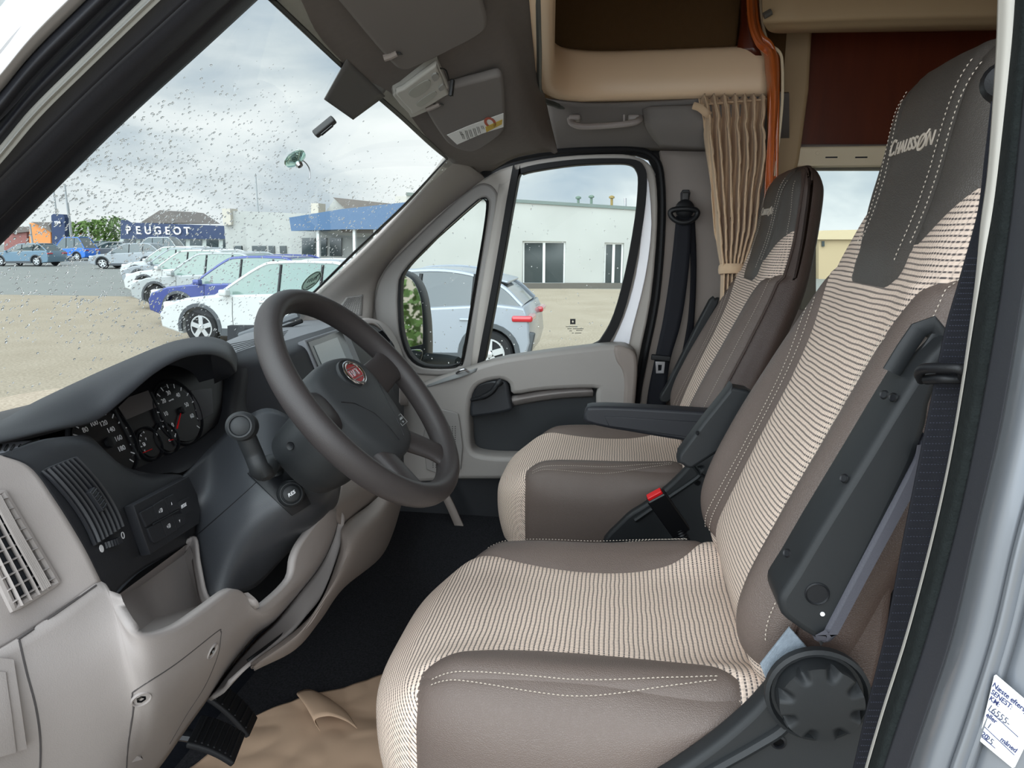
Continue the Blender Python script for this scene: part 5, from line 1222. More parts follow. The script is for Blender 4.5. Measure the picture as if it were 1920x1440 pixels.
tag(stk_, 'white service sticker with handwritten mileage on the silver door pillar', 'sticker')
TU = (U(1836, 1384, n=sn_, p0=so)-U(1864, 1267, n=sn_, p0=so)).normalized()*-1
TR = (U(1905, 1300, n=sn_, p0=so)-U(1864, 1267, n=sn_, p0=so)).normalized(); 
TUo = (TU-TR*TU.dot(TR)).normalized(); blue = mat('ink_blue', (44, 52, 96), .6); sh = TU.dot(TR)/TU.dot(TUo)
def stx(s, a, b, size, m, nm):
    p = U(a, b, n=sn_, p0=so+sn_*.0007); me = textmesh(s, size*.82, (0, 0, 0), (1, 0, 0), (0, 1, 0), th=.0001, align='LEFT', shear=sh*.5, bold=.00006 if m is blue else 0)
    me.transform(Matrix.Translation(p) @ Matrix((TR, TUo, TR.cross(TUo))).transposed().to_4x4()); sub(link(nm, me, m), stk_)
for s, a, b, z in (('Næste eftersyn', 1863, 1284, .0058), ('SENEST:', 1860, 1297, .0056), ('KM:', 1857, 1309, .0056), ('eller', 1851, 1340, .0054), ('måned', 1878, 1386, .0056), ('20', 1842, 1376, .0058)): stx(s, a, b, z, blue, 'print')
for s, a, b, z in (('16555-', 1854, 1326, .0074), ('1', 1853, 1360, .007), ('25', 1850, 1384, .007)): stx(s, a, b, z, mat('ink_pen', (70, 74, 92), .6) if 'ink_pen' not in MT else MT['ink_pen'], 'handwriting')
for q in ([(1853, 1331), (1909, 1382)], [(1845, 1362), (1902, 1416)], [(1841, 1382), (1866, 1403)]):
    g = G(); g.tube([U(*p, n=sn_, p0=so+sn_*.0008) for p in q], .00025, 4); sub(g.obj('ruled_line', blue), stk_)
# ---- driver's belt
bl_ = T('seat_belt', 'dark blue-black belt webbing beside the driver seat', 'seat belt', tuple(U(1640, 1300, y=.60)))
bL = [(1858, 190), (1845, 300), (1832, 400), (1800, 520), (1772, 620), (1748, 740), (1722, 870), (1692, 1020), (1662, 1180), (1625, 1330), (1600, 1440), (1570, 1560)]
bR = [(1876, 190), (1868, 300), (1858, 400), (1842, 520), (1826, 620), (1806, 740), (1782, 870), (1750, 1020), (1712, 1180), (1668, 1330), (1644, 1440), (1610, 1560)]
g = G(); g.loft([[U(a, b, y=.60) for a, b in bL], [U((a+c)/2, (b+d)/2, y=.598) for (a, b), (c, d) in zip(bL, bR)], [U(a, b, y=.592) for a, b in bR]], 6, 8); bo = g.obj('webbing', webbing, bl_, solid=.002)
# woven rows of pale flecks
BB = bvh(bo); g = G()
for i in range(110):
    t = i/110; k_ = t*(len(bL)-1); j = int(k_); f = k_-j
    a0 = [bL[j][q]*(1-f)+bL[j+1][q]*f for q in (0, 1)]; a1 = [bR[j][q]*(1-f)+bR[j+1][q]*f for q in (0, 1)]
    for w in range(9):
        s = .1+.8*w/8; px, py = a0[0]*(1-s)+a1[0]*s, a0[1]*(1-s)+a1[1]*s
        if not (480 < py < 1440): continue
        p = U(px, py, y=.5945+.0005); g.box(p+Vector((0, -.0012, 0)), (.0010, .0004, .0006))
sub(g.obj('weave_flecks', mat('fleck', (46, 49, 62), .8)), bo)
g = G(); g.tube(cat([U(1728, 712, y=.63), U(1724, 700, y=.615), U(1734, 691, y=.60), U(1765, 690, y=.585), U(1800, 692, y=.575), U(1806, 702, y=.58), U(1800, 710, y=.585), U(1765, 710, y=.59), U(1738, 712, y=.61)], 5), .0042, 10, closed=False); lab(g.obj('belt_guide', pl_black, bl_), 'black plastic belt guide')
g = G(); g.lathe([(.015, -.01), (.015, .004), (.011, .010), (.001, .013)], U(1882, 155, y=.61), (-.5, -.8, 0), 20); g.obj('belt_anchor_cover', pl_black, bl_)
# ---- passenger belt on its pillar
pb = T('seat_belt', 'black belt hanging from the far door pillar with shiny latch tongue', 'seat belt', tuple(U(1235, 740, y=2.38)))
g = G(); g.loft([PY([(1268, 405, 2.36), (1258, 500, 2.36), (1243, 600, 2.355), (1226, 680, 2.35), (1212, 760, 2.35), (1210, 860, 2.35)]), PY([(1297, 405, 2.36), (1292, 500, 2.355), (1278, 600, 2.35), (1256, 680, 2.345), (1248, 760, 2.345), (1246, 860, 2.345)])], 6, 4); g.obj('webbing', webbing, pb, solid=.002)
g = G(); g.loft([PY([(1290, 405, 2.375), (1295, 500, 2.375), (1290, 600, 2.375), (1272, 700, 2.375), (1262, 800, 2.375)]), PY([(1303, 405, 2.38), (1306, 500, 2.38), (1302, 600, 2.38), (1292, 700, 2.38), (1285, 800, 2.38)])], 6, 3); g.obj('webbing', webbing, pb, solid=.002)
c = U(1282, 402, y=2.345); g = G(); g.tube([c+Vector((.042*math.cos(a), -.006*math.sin(a)**2, .021*math.sin(a)+.004*math.cos(2*a))) for a in [2*math.pi*i/32 for i in range(32)]], .0085, 10, closed=True); g.obj('belt_loop', pl_black, pb)
g = G(); g.lathe([(.030, 0), (.029, .010), (.02, .018), (.001, .021)], U(1284, 392, y=2.37), (0, -1, 0), 24); g.obj('anchor_cap', pl_black, pb)
link('height_slot', plateY([(1276, 362), (1280, 356), (1292, 356), (1294, 362), (1290, 385), (1276, 385)], [], 2.398, .01, .002, 1), pl_black, pb)
g = G(); g.box(U(1285, 369, y=2.385), (.022, .02, .028)); g.obj('height_button', mat('button_dark', (48, 46, 46), .5), pb, bevel=.004)
g = G(); g.box(U(1239, 671, y=2.335), (.062, .016, .018), Matrix.Rotation(.08, 3, 'Y')); g.obj('tongue_grip', pl_black, pb, bevel=.003)
link('latch_tongue', plateY([(1229, 678), (1247, 678), (1245, 700), (1230, 700)], [[(1234, 684), (1241, 684), (1240, 695), (1234, 695)]], 2.335, .003, .0005, 1), steel, pb)
# ---- passenger belt buckle between the seats
bk_ = T('belt_buckle', 'black belt buckle with red button between the seats', 'belt buckle', tuple(U(1290, 1020, y=1.45)))
A_, B_ = U(1228, 928, y=1.44), U(1272, 990, y=1.47); ax_ = (B_-A_).normalized(); sd = Vector((.1, .95, 0)); sd = (sd-ax_*sd.dot(ax_)).normalized(); nn_ = ax_.cross(sd)
w_ = (U(1245, 920, y=1.44)-U(1213, 938, y=1.44)); wd = w_.length; sdv = (w_-ax_*w_.dot(ax_)).normalized(); nn_ = ax_.cross(sdv); MB_ = Matrix((sdv, nn_, ax_)).transposed()
g = G(); g.box((A_+B_)/2+ax_*.006, (wd*1.02, .024, (B_-A_).length+.01), MB_); g.obj('housing', mat('buckle_black', (22, 22, 24), .35), bk_, bevel=.004)
g = G(); g.box(A_-ax_*.001-nn_*.0, (wd*.82, .016, .010), MB_); g.obj('release_button', red, bk_, bevel=.002)
g = G(); g.tube(cat([B_, U(1282, 1010, y=1.47), U(1296, 1040, y=1.47), U(1305, 1075, y=1.47)], 8), [.013 if i % 2 else .0105 for i in range(25)], 10); g.tube([U(1305, 1075, y=1.47), Vector((U(1305, 1075, y=1.47).x+.02, 1.47, 1.025))], .010, 8); g.obj('corrugated_stalk', pl_black, bk_)
# ---- overcab bunk opening, beige moulding
bm_ = T('bunk_moulding', 'beige moulding around the opening of the overcab bunk', 'moulding', tuple(U(1100, 150, y=2.2)))
def ring_path(px_rows):
    g = G(); g.loft(px_rows, 6, 6); return g
A_ = [U(1028, -70, z=2.50), U(1029, 0, z=2.49), U(1029, 70, z=2.49)]
pth = [(-.090, .85), (-.134, 1.3), (-.172, 1.7), (-.192, 1.93), (-.190, 2.05), (-.160, 2.14), (-.08, 2.185), (.06, 2.195), (.22, 2.195), (.400, 2.19)]
def prow(d, z):
    out = []
    for i, (a, b) in enumerate(pth):
        p, q = pth[max(i-1, 0)], pth[min(i+1, len(pth)-1)]; tx, ty = q[0]-p[0], q[1]-p[1]; n_ = math.hypot(tx, ty); out.append(Vector((a+ty/n_*d, b-tx/n_*d, z)))
    return out
g = G(); g.loft([prow(-.030, 2.525), prow(0, 2.508), prow(.014, 2.446), prow(.010, 2.400), prow(-.006, 2.386), prow(-.03, 2.384)], 6, 6)
g.obj('moulding', beige, bm_, solid=.012, ang=30)
g = G(); g.tube(cat([U(1006, -140, z=2.395), U(1009, 0, z=2.39), U(1011, 90, z=2.386), U(1014, 178, z=2.38), U(1038, 195, z=2.376), U(1080, 200, z=2.375), U(1300, 194, z=2.376), U(1330, 192, z=2.376)], 5), (.008, .006), 8); g.obj('edge_profile', mat('profile_green_grey', (70, 74, 72), .5), bm_)
# bunk cavity
g = G(); g.box((.04, 2.34, 2.82), (.84, .04, .8)); w1 = g.obj('wall_bunk', brown); ST(w1)
g = G(); g.box((1.3, 1.45, 3.22), (3.4, 2.1, .04)); ST(g.obj('ceiling_rear', tan))
g = G(); g.box((-.42, 1.45, 2.84), (.04, 2.0, .8)); ST(g.obj('wall_bunk_front', brown))
g = G(); g.loft([[(-.19, .45, 2.41), (-.19, 1.4, 2.41), (-.19, 2.2, 2.40)], [(-.40, .45, 2.47), (-.40, 1.4, 2.47), (-.40, 2.3, 2.47)]], 3, 3); ST(g.obj('ceiling_bunk', tan, solid=.02))
# mattress edge behind, dark gap beside the wood trim
mtt = link('bunk_curtain', plateY([(1020, -120), (1392, -120), (1386, 20), (1382, 60), (1378, 102), (1376, 140), (1020, 140)], [], 2.27, .03, .008, 2), brown); tag(mtt, 'dark brown cloth panel hanging inside the overcab bunk', 'cloth panel')
# orange wood trim
wt = T('wood_trim', 'glossy orange wood edge trim curving down beside the bunk moulding', 'wood trim', tuple(U(1440, 500, y=2.1)))
g = G(); g.loft([PY([(1398, -60, 2.14), (1400, 30, 2.14), (1412, 75, 2.14), (1430, 96, 2.14), (1434, 130, 2.14), (1438, 178, 2.14), (1438, 260, 2.15), (1436, 420, 2.15), (1432, 560, 2.15)]),
                 PY([(1408, -60, 2.10), (1412, 30, 2.10), (1424, 72, 2.10), (1444, 94, 2.10), (1448, 130, 2.10), (1452, 178, 2.10), (1450, 260, 2.11), (1446, 420, 2.11), (1442, 560, 2.11)]),
                 PY([(1421, -60, 2.14), (1424, 30, 2.14), (1434, 76, 2.13), (1455, 95, 2.12), (1462, 115, 2.12), (1462, 178, 2.12), (1458, 240, 2.13), (1448, 330, 2.13), (1446, 560, 2.13)])], 6, 5)
g.obj('trim_face', wood_or, wt, solid=.02)
g = G(); g.loft([PY([(1386, -60, 2.20), (1388, 40, 2.20), (1380, 104, 2.20)]), PY([(1400, -60, 2.18), (1404, 40, 2.18), (1428, 104, 2.18)])], 4, 3); g.obj('trim_board', wood_red, wt, solid=.01)
g = G(); g.tube(cat(PY([(1424, -60, 2.14), (1428, 30, 2.14), (1440, 78, 2.13), (1462, 98, 2.12), (1467, 125, 2.12), (1467, 185, 2.12), (1462, 245, 2.13), (1452, 330, 2.13)]), 4), .004, 6); g.obj('edge_piping', cream, wt)
# ---- living area behind the seats
ST(wallR('wall_right_upper', [(1430, 20), (2300, 20), (2300, 285), (1430, 285)], 2.44, .04, wood_red, .004, 1))
tn = link('trim_22', plateY([(1452, 40), (1520, 40), (1496, 300), (1478, 330), (1440, 330), (1458, 180)], [], 2.36, .06, .012, 2), tan); ST(tn)
g = G(); g.box((1.25, 2.16, 2.68), (1.70, .44, .46)); lk = T('overhead_locker', 'tan overhead locker above the rear side window', 'locker', (1.25, 2.16, 2.45)); 
for v in g.v: pass
g = G(); g.loft([PY([(1428, -120, 2.0), (1700, -120, 2.0), (1960, -120, 2.0)]), PY([(1430, 20, 1.98), (1700, 10, 1.98), (1960, 5, 1.98)]), PY([(1434, 48, 2.0), (1700, 40, 2.0), (1960, 36, 2.0)]), PY([(1452, 62, 2.08), (1700, 55, 2.08), (1960, 50, 2.08)]), PY([(1500, 62, 2.42), (1700, 60, 2.42), (1960, 56, 2.42)])], 4, 5)
g.obj('locker_body', tan, lk, solid=.01, ang=50)
g = G(); g.tube(PY([(1432, 30, 1.97), (1446, 22, 1.97)]), .008, 8); g.obj('knob', mat('knob_grey', (90, 86, 80), .4), lk)
bd_ = T('window_blind', 'cream blind cassette above the rear side window', 'blind', tuple(U(1560, 295, y=2.36)))
cas = link('cassette', plateY([(1490, 280), (1494, 277), (1700, 274), (1700, 312), (1490, 314)], [], 2.36, .05, .006, 1), cream, bd_)
for a in (1550, 1606):
    g = G(); g.box(U(a+9, 295, y=2.333), (.034, .002, .004)); sub(g.obj('slot', pl_black), cas)
g = G(); g.lathe([(.006, 0), (.0055, .001), (.0005, .001)], U(1533, 287, y=2.334), (0, -1, 0), 16); sub(g.obj('screw_cover', cream), cas)
wn2 = link('window_2', plateY([(1518, 308), (1680, 308), (1680, 570), (1518, 570)], [], 2.45, .006, .001, 1), glassm); ST(wn2)
ST(ring_y([(1500, 306), (1690, 306), (1690, 580), (1500, 580)], [(1528, 320), (1676, 320), (1676, 566), (1528, 566)], 2.40, .03, 'trim_23', mat('window_frame_grey', (120, 116, 104), .5), None) if 0 else link('trim_23', plateY([(1500, 306), (1690, 306), (1690, 580), (1500, 580)], [[(1528, 320), (1676, 320), (1676, 566), (1528, 566)]], 2.40, .03, .003, 1), mat('window_frame_grey', (120, 116, 104), .5)))
g = G(); g.box((3.0, 1.45, 2.1), (.05, 2.1, 2.3)); ST(g.obj('wall_back', tan))
g = G(); g.box((1.85, .50, 2.1), (2.3, .05, 2.3)); ST(g.obj('wall_left', tan))
g = G(); g.box((1.8, 2.47, 1.9), (2.4, .02, 1.7)) if 0 else None
# roof outside (blocks the sky), passenger side sheet above door
g = G(); g.loft([[(-.42, .42, 2.44), (-.42, 1.4, 2.46), (-.50, 2.3, 2.36), (-.5, 2.47, 2.28)], [(.4, .42, 2.50), (.4, 1.4, 2.52), (.4, 2.3, 2.50), (.4, 2.47, 2.45)]], 4, 3)
g = G(); g.box((.9, 2.49, 2.85), (2.7, .02, .85)); ST(g.obj('wall_right_bunk', whitepaint))
g = G(); g.box((.9, .46, 2.84), (2.7, .03, .80)); ST(g.obj('wall_left_bunk', whitepaint))
# ---- grab handle over the passenger door
gh = T('grab_handle', 'light grey grab handle above the passenger door', 'handle', tuple(U(1130, 225, y=2.25)))
g = G(); g.tube(cat(PY([(1070, 222, 2.25), (1074, 232, 2.20), (1090, 237, 2.19), (1130, 236, 2.19), (1175, 232, 2.19), (1196, 227, 2.20), (1198, 216, 2.25)]), 6), (.0085, .012), 12, flat=(0, 0, 1)); g.obj('grip', mat('handle_grey', (160, 152, 149), .5), gh)
for a in (1078, 1188): g = G(); g.box(U(a, 222, y=2.235), (.034, .05, .016)); g.obj('mount', MT['handle_grey'], gh, bevel=.006)
g = G(); g.box(U(1170, 222, y=2.20), (.006, .02, .02)); g.obj('coat_hook', MT['handle_grey'], gh, bevel=.002)
# ---- curtain
cu_ = T('curtain', 'beige pleated cab curtain tied back behind the passenger seat', 'curtain', tuple(U(1370, 520, y=2.2)))
rows = []
env = [(180, 1312, 1440), (200, 1316, 1440), (222, 1322, 1438), (236, 1322, 1436), (250, 1322, 1438), (300, 1328, 1438), (360, 1336, 1428), (430, 1343, 1418), (480, 1349, 1402), (500, 1352, 1396), (512, 1353, 1392)]
nf = 7; NN = 140
for yy in [180+i*(512-180)/60 for i in range(61)]:
    l, r = interp([(a, b, c) for a, b, c in env], yy); row = []
    for i in range(NN+1):
        s = i/NN; ph = s*nf*2*math.pi+.5*math.sin(s*9); am = .030 if yy > 236 else .022; am *= 1-.45*max(0, (yy-430)/80)
        if yy < 200: am *= .9
        pinch = 1-.35*math.exp(-((yy-240)/7)**2)
        p = U(l+(r-l)*(s+.020*math.sin(ph)), yy+(3*math.sin(ph*2+1) if yy < 195 else 0), y=2.16); p.y += am*pinch*math.cos(ph)+.01*math.sin(3*ph+yy*.03); row.append(p)
    rows.append(row)
g = G(); g.grid(rows); lab(g.obj('curtain_drape', curtain_m, cu_, solid=.003, ang=180), 'hanging pleats')
g = G(); g.tube([U(1372+23*math.cos(a), 505+3*math.sin(a), y=2.16)+Vector((0, .035*math.sin(a), 0)) for a in [2*math.pi*i/24 for i in range(24)]], (.014, .004), 8, closed=True, flat=(0, 0, 1)); g.obj('tie_band', curtain_m, cu_)
rows = []
for yy in [512+i*12 for i in range(14)]:
    row = []
    for i in range(61):
        s = i/60; ph = s*5*2*math.pi; l, r = 1353+(yy-512)*-.03, 1391-(yy-512)*.08
        p = U(l+(r-l)*s, yy, y=2.16); p.y += .02*math.cos(ph); row.append(p)
    rows.append(row)
g = G(); g.grid(rows); g.obj('curtain_tail', curtain_m, cu_, solid=.003, ang=180)
g = G(); g.tube(cat(PY([(1300, 198, 2.14), (1312, 202, 2.13), (1324, 212, 2.13), (1330, 216, 2.14)]), 4), (.010, .004), 8); g.obj('heading_tab', curtain_m, cu_)
g = G(); g.tube(PY([(1316, 196, 2.165), (1440, 186, 2.165)]), .003, 8); g.obj('curtain_rail', curtain_m, cu_)
# ---- pedals and paper mat
pp = []
random.seed(5)
quadp = [Vector((560, 1296, 0)), Vector((722, 1262, 0)), Vector((900, 1520, 0)), Vector((60, 1520, 0))]
cor = [U(475, 1342, z=1.03), U(722, 1262, z=1.03), U(820, 1560, z=1.03), U(200, 1560, z=1.03)]
from mathutils import noise as MN
rows = []
for i in range(61):
    r = []
    for j in range(61):
        p = mid4(cor, i/60, j/60); q = Vector((p.x*5, p.y*5, 0)); h = abs(MN.noise(q*1.1+Vector((3, 1, 0))))*.012+abs(MN.noise(q*2.7))*.005
        rg = MN.noise(Vector((p.x*2.5, p.y*2.5, 4))); h += max(0, .12-abs(rg))*.05
        r.append(Vector((p.x, p.y, 1.024+h)))
    rows.append(r)
g = G(); g.grid(rows); pm_ = g.obj('paper_mat', mat('kraft_paper', (176, 148, 124), .85, (8, .05), (26, .35)), ang=180, solid=.0006); tag(pm_, 'crumpled brown kraft paper mat in the driver footwell', 'paper mat')
P_ = cat([U(572, 1318, z=1.046), U(556, 1300, z=1.050), U(580, 1292, z=1.050), U(612, 1306, z=1.046), U(640, 1326, z=1.040)], 6); Q_ = cat([U(600, 1372, z=1.042), U(590, 1350, z=1.058), U(618, 1342, z=1.060), U(650, 1352, z=1.050), U(670, 1366, z=1.040)], 6)
g = G(); g.grid([[a.lerp(b, k_/8)+Vector((0, 0, .006*math.sin(math.pi*k_/8))) for a, b in zip(P_, Q_)] for k_ in range(9)]); sub(g.obj('folded_edge', MT['kraft_paper'], solid=.0008, ang=180), pm_)
def pedal(px, y, label, w, hh, rot, arm):
    c = U(px[0], px[1], y=y); r = T('pedal', label, 'pedal', tuple(c))
    M = Matrix.Rotation(rot[0], 3, 'Z') @ Matrix.Rotation(rot[1], 3, 'Y'); g = G(); n = 8; rows = []
    for i in range(9):
        s = (i/8-.5); rows.append([c+M @ Vector((s*hh, t*w, -.25*s*s*hh)) for t in (-.5, -.45, -.2, 0, .2, .45, .5)])
    g.grid(rows); pd = g.obj('pedal_pad', rubber, r, solid=.010, off=0, bevel=.003)
    for i in range(7):
        s = (i-3)/8; g = G(); g.tube([c+M @ Vector((s*hh, -.42*w, .007-.25*s*s*hh)), c+M @ Vector((s*hh, .42*w, .007-.25*s*s*hh))], .0018, 6); sub(g.obj('tread', rubber), pd)
    g = G(); g.tube([c-M @ Vector((0, 0, .008)), *[Vector(a) for a in arm]], [(.008, .012)]*(1+len(arm)), 8); g.obj('pedal_arm', pl_black, r)
pedal((408, 1384), .93, 'black rubber brake pedal nearest the paper mat', .070, .080, (.25, .55), [U(360, 1380, y=.93), U(300, 1372, y=.93)])
pedal((432, 1320), 1.12, 'black ribbed accelerator pedal behind the brake pedal', .055, .13, (.2, .85), [U(380, 1300, y=1.12), U(330, 1330, y=1.12)])
g = G(); g.box((-.98, 1.12, 1.16), (.14, .9, .02), Matrix.Rotation(.7, 3, 'Y')); ST(g.obj('wall_toe_board', mat('toe_board', (36, 38, 46), .6), bevel=.005))
# centre floor duct and passenger seat slide details
g = G(); g.loft([PY([(700, 1000, 1.9), (780, 1010, 1.9), (860, 1035, 1.9)]), PY([(700, 1060, 1.7), (780, 1080, 1.7), (860, 1110, 1.7)])], 3, 3)
# ================================================================ OUTSIDE
ground = G(); ground.add([(-90, -6, 0), (60, -6, 0), (60, 27.9, 0), (-4.9, 27.9, 0), (-14, 22.0, 0), (-90, 22.6, 0)], [(0, 1, 2, 3, 4, 5)])
gm_ = mat('gravel', (164, 152, 133), .9, (.9, .14), None, spec=.15, col2=(180, 169, 152)); 
t = gm_.node_tree; b = t.nodes['Principled BSDF']; n = t.nodes.new('ShaderNodeTexNoise'); n.inputs['Scale'].default_value = 26; n.inputs['Detail'].default_value = 6
co = t.nodes.new('ShaderNodeTexCoord'); t.links.new(co.outputs['Object'], n.inputs['Vector']); mx = t.nodes.new('ShaderNodeMix'); mx.data_type = 'RGBA'; mx.blend_type = 'MULTIPLY'; mx.inputs[0].default_value = .55
src = b.inputs['Base Color'].links[0].from_socket; t.links.new(src, mx.inputs[6]); cr_ = t.nodes.new('ShaderNodeValToRGB'); cr_.color_ramp.elements[0].position = .35; cr_.color_ramp.elements[0].color = (.45, .43, .4, 1); cr_.color_ramp.elements[1].position = .62
t.links.new(n.outputs['Fac'], cr_.inputs[0]); t.links.new(cr_.outputs[0], mx.inputs[7]); t.links.new(mx.outputs[2], b.inputs['Base Color'])
ST(ground.obj('ground', gm_, smooth=False))
g = G(); g.add([(-120, 22.6, .0), (-14, 22.0, .0), (-4.9, 27.9, .0), (60, 27.9, 0), (60, 160, 0), (-220, 160, 0), (-220, 22.6, 0)], [(0, 1, 2, 3, 4, 5, 6)])
ST(g.obj('ground_asphalt', mat('wet_asphalt', (128, 130, 126), .55, (.25, .12), None, spec=.4), smooth=False))
tyre = mat('tyre', (30, 31, 33), .85, (40, .1)); clad = mat('cladding', (72, 76, 80), .7); alloy = mat('alloy', (196, 200, 204), .3, metal=.7)
cglass = mat('car_glass', (60, 74, 76), .08, spec=.8, coat=.6); cgl_green = mat('car_glass_green', (112, 134, 126), .12, spec=.8, coat=.6); headl = mat('headlamp', (214, 220, 222), .1, coat=1); taill = mat('tail_lamp', (176, 24, 40), .2, coat=1)
def arc(cx, cz, r, a0, a1, n=12): return [(cx+r*math.cos(math.radians(a0+(a1-a0)*i/n)), cz+r*math.sin(math.radians(a0+(a1-a0)*i/n))) for i in range(n+1)]
# profile of a crossover: x = 0 nose, x = 4.3 tail
def car(name, label, paint, loc, rot, group=None, glassmat=None, L=4.3, H=1.52, detail=True, seglow=None, hatch=False, wheels=True, tail=None):
    r = T(name, label, 'car', loc, group)
    s = L/4.3; W2 = .90; gmx = glassmat or cglass
    fx, rx, wr_ = .82*s, 3.42*s, .34
    if tail: L = rx+tail
    low = [(0.02, .34)]+[(fx-.43, .22)]+arc(fx, .34, .40, 197, -17)+[(fx+.43, .22), (rx-.43, .22)]+arc(rx, .34, .40, 197, -17)+[(rx+.44, .24), (L-.06, .30), (L, .52), (L-.03, .86), (L-.10, 1.02), (L-.5, 1.06), (2.2*s, .98), (1.15*s, .94), (.55*s, .88), (.12*s, .74), (.0, .58)]
    def frame(me):
        me.transform(Matrix.Rotation(rot, 4, 'Z')); me.transform(Matrix.Translation(loc)); return me
    # plate is built in XZ with thickness along Y
    pm = lambda out, holes, y, d, bv, n=0: frame(plate(out, holes, (0, y, 0), (1, 0, 0), (0, 0, 1), d, bv, n))
    body = link('body', pm(low, [], 0, 2*W2, .035), paint, r, ang=50)
    cab = [(1.10*s, .92), (1.95*s, H-.10), (2.35*s, H-.01), (3.1*s, H), (3.62*s, H-.07), (4.16*s, 1.02)] if not hatch else [(1.05*s, .90), (1.90*s, H-.10), (2.4*s, H), (3.0*s, H-.03), (3.55*s, H-.20), (L-.14, 1.04)]
    # greenhouse: tapers inward towards the roof
    def taper(g):
        for v in g.v:
            k = max(0, (v.z-.92)/(H-.92)); v.y *= 1-.16*k
        return g
    def addm(g, nm, m, par, **k):
        for v in g.v: v.xyz = Matrix.Rotation(rot, 3, 'Z') @ v+Vector(loc)
        return g.obj(nm, m, par, **k)
    top = cat([Vector((a, 0, b)) for a, b in cab], 5)
    g = G(); rows = []
    for p in top: rows.append([Vector((p.x, W2*.86*t_, p.z-.02*abs(t_)**4)) for t_ in (-1, -.96, -.6, 0, .6, .96, 1)])
    n0 = int(len(top)*.20); n1 = int(len(top)*.76)
    # full shell of glass
    gg = G(); gg.grid(rows); gg.add([p+Vector((0, 0, 0)) for p in [Vector((q.x, -W2*.86, q.z-.02)) for q in top]+[Vector((top[-1].x, -W2*.86, .93)), Vector((top[0].x, -W2*.86, .90))]], [tuple(range(len(top)+2))])
    gg.add([Vector((q.x, W2*.86, q.z-.02)) for q in top]+[Vector((top[-1].x, W2*.86, .93)), Vector((top[0].x, W2*.86, .90))], [tuple(range(len(top)+1, -1, -1))])
    taper(gg); addm(gg, 'windows', gmx, r, ang=40)
    # painted roof and rails
    rf = G(); rf.grid([[p+Vector((0, 0, .012)) for p in rr] for rr in rows[n0+1:n1+1]]); taper(rf); roof = addm(rf, 'roof', paint, r, solid=.03)
    for sd in (-1, 1):
        g = G(); g.tube([Vector((q.x, sd*W2*.85, q.z-.005)) for q in top], .030, 6); taper(g); addm(g, 'roof_rail', paint, r)
        for xx in (2.35*s, 3.15*s):
            g = G(); g.tube([Vector((xx, sd*W2*.865, .95)), Vector((xx+.04, sd*W2*.865, H-.05))], .028, 6); taper(g); addm(g, 'pillar', pl_black, r)
    if wheels:
        for cx in (fx, rx):
            for sd in (-1, 1):
                M = Matrix.Rotation(rot, 3, 'Z'); o = M @ Vector((cx, sd*(W2-.12), wr_))+Vector(loc); ax = M @ Vector((0, sd, 0))
                g = G(); g.lathe([(.20, -.1), (.30, -.1), (wr_, -.07), (wr_, .07), (.315, .10), (.235, .10), (.225, .07)], o, ax, 28); w_ = g.obj('wheel', tyre, r)
                g = G(); g.lathe([(.228, .04), (.225, .085), (.20, .085), (.195, .05)], o, ax, 28); 
                for k_ in range(5):
                    a = 2*math.pi*k_/5+.3; d = (M @ Vector((math.cos(a), 0, math.sin(a)))); t_ = ax.cross(d)
                    g.box(o+ax*.075+d*.11, (.20, .085, .03), Matrix((d, t_, ax)).transposed())
                g.lathe([(.05, .05), (.05, .10), (.01, .105)], o, ax, 14); sub(g.obj('rim', alloy), w_)
        for cx in (fx, rx):
            for sd in (-1, 1):
                a_ = arc(cx, .34, .455, 190, -10, 14); b_ = arc(cx, .34, .385, -10, 190, 14)
                link('arch_trim', pm(a_+b_, [], sd*(W2-.01), .05, .008), clad, r)
    for sd in (-1, 1):
        link('sill_trim', pm([(fx+.42, .20), (rx-.42, .20), (rx-.40, .36), (fx+.40, .34)], [], sd*(W2-.02), .06, .008), clad, r)
        g = G(); g.box((1.42*s, sd*(W2+.07), 1.0), (.16, .16, .12)); addm(g, 'door_mirror', paint, r, bevel=.03)
        g = G(); g.box((.14, sd*.62, .74), (.22, .42, .13)); addm(g, 'headlamp', headl, r, bevel=.04)
        if detail:
            for xx in (2.15*s, 3.10*s):
                g = G(); g.box((xx, sd*(W2+.012), .84), (.20, .03, .035)); addm(g, 'door_handle', paint, r, bevel=.01)
            for xx in (1.5*s, 2.42*s):
                g = G(); g.tube([Vector((xx, sd*(W2+.001), .30)), Vector((xx+.0, sd*(W2+.001), .6)), Vector((xx+.03, sd*(W2+.001), .92))], .006, 4); addm(g, 'door_gap', pl_black, r)
        g = G(); g.box((L-.12, sd*(.66 if not tail else .70), .86), (.30, .46, .09)); addm(g, 'tail_lamp', taill, r, bevel=.03)
    g = G(); g.box((.02, 0, .42), (.10, 1.2, .22)); addm(g, 'grille', clad, r, bevel=.03)
    return r
bluep = mat('paint_blue', (58, 72, 136), .25, coat=.8, metal=.3); whitep = mat('paint_white', (190, 194, 194), .3, coat=.7); silverp = mat('paint_silver', (144, 151, 157), .3, metal=.35, coat=.7)
silver2 = mat('paint_silver_blue', (146, 153, 163), .3, metal=.3, coat=.7); palep = mat('paint_pale_grey', (160, 166, 168), .3, metal=.25, coat=.7); tealp = mat('paint_steel_blue', (98, 124, 142), .3, metal=.4, coat=.7); brightb = mat('paint_bright_blue', (34, 108, 208), .3, coat=.6); greyp = mat('paint_grey', (128, 132, 136), .3, metal=.4, coat=.6); greenp = mat('paint_dark_green', (56, 84, 82), .35, coat=.5)
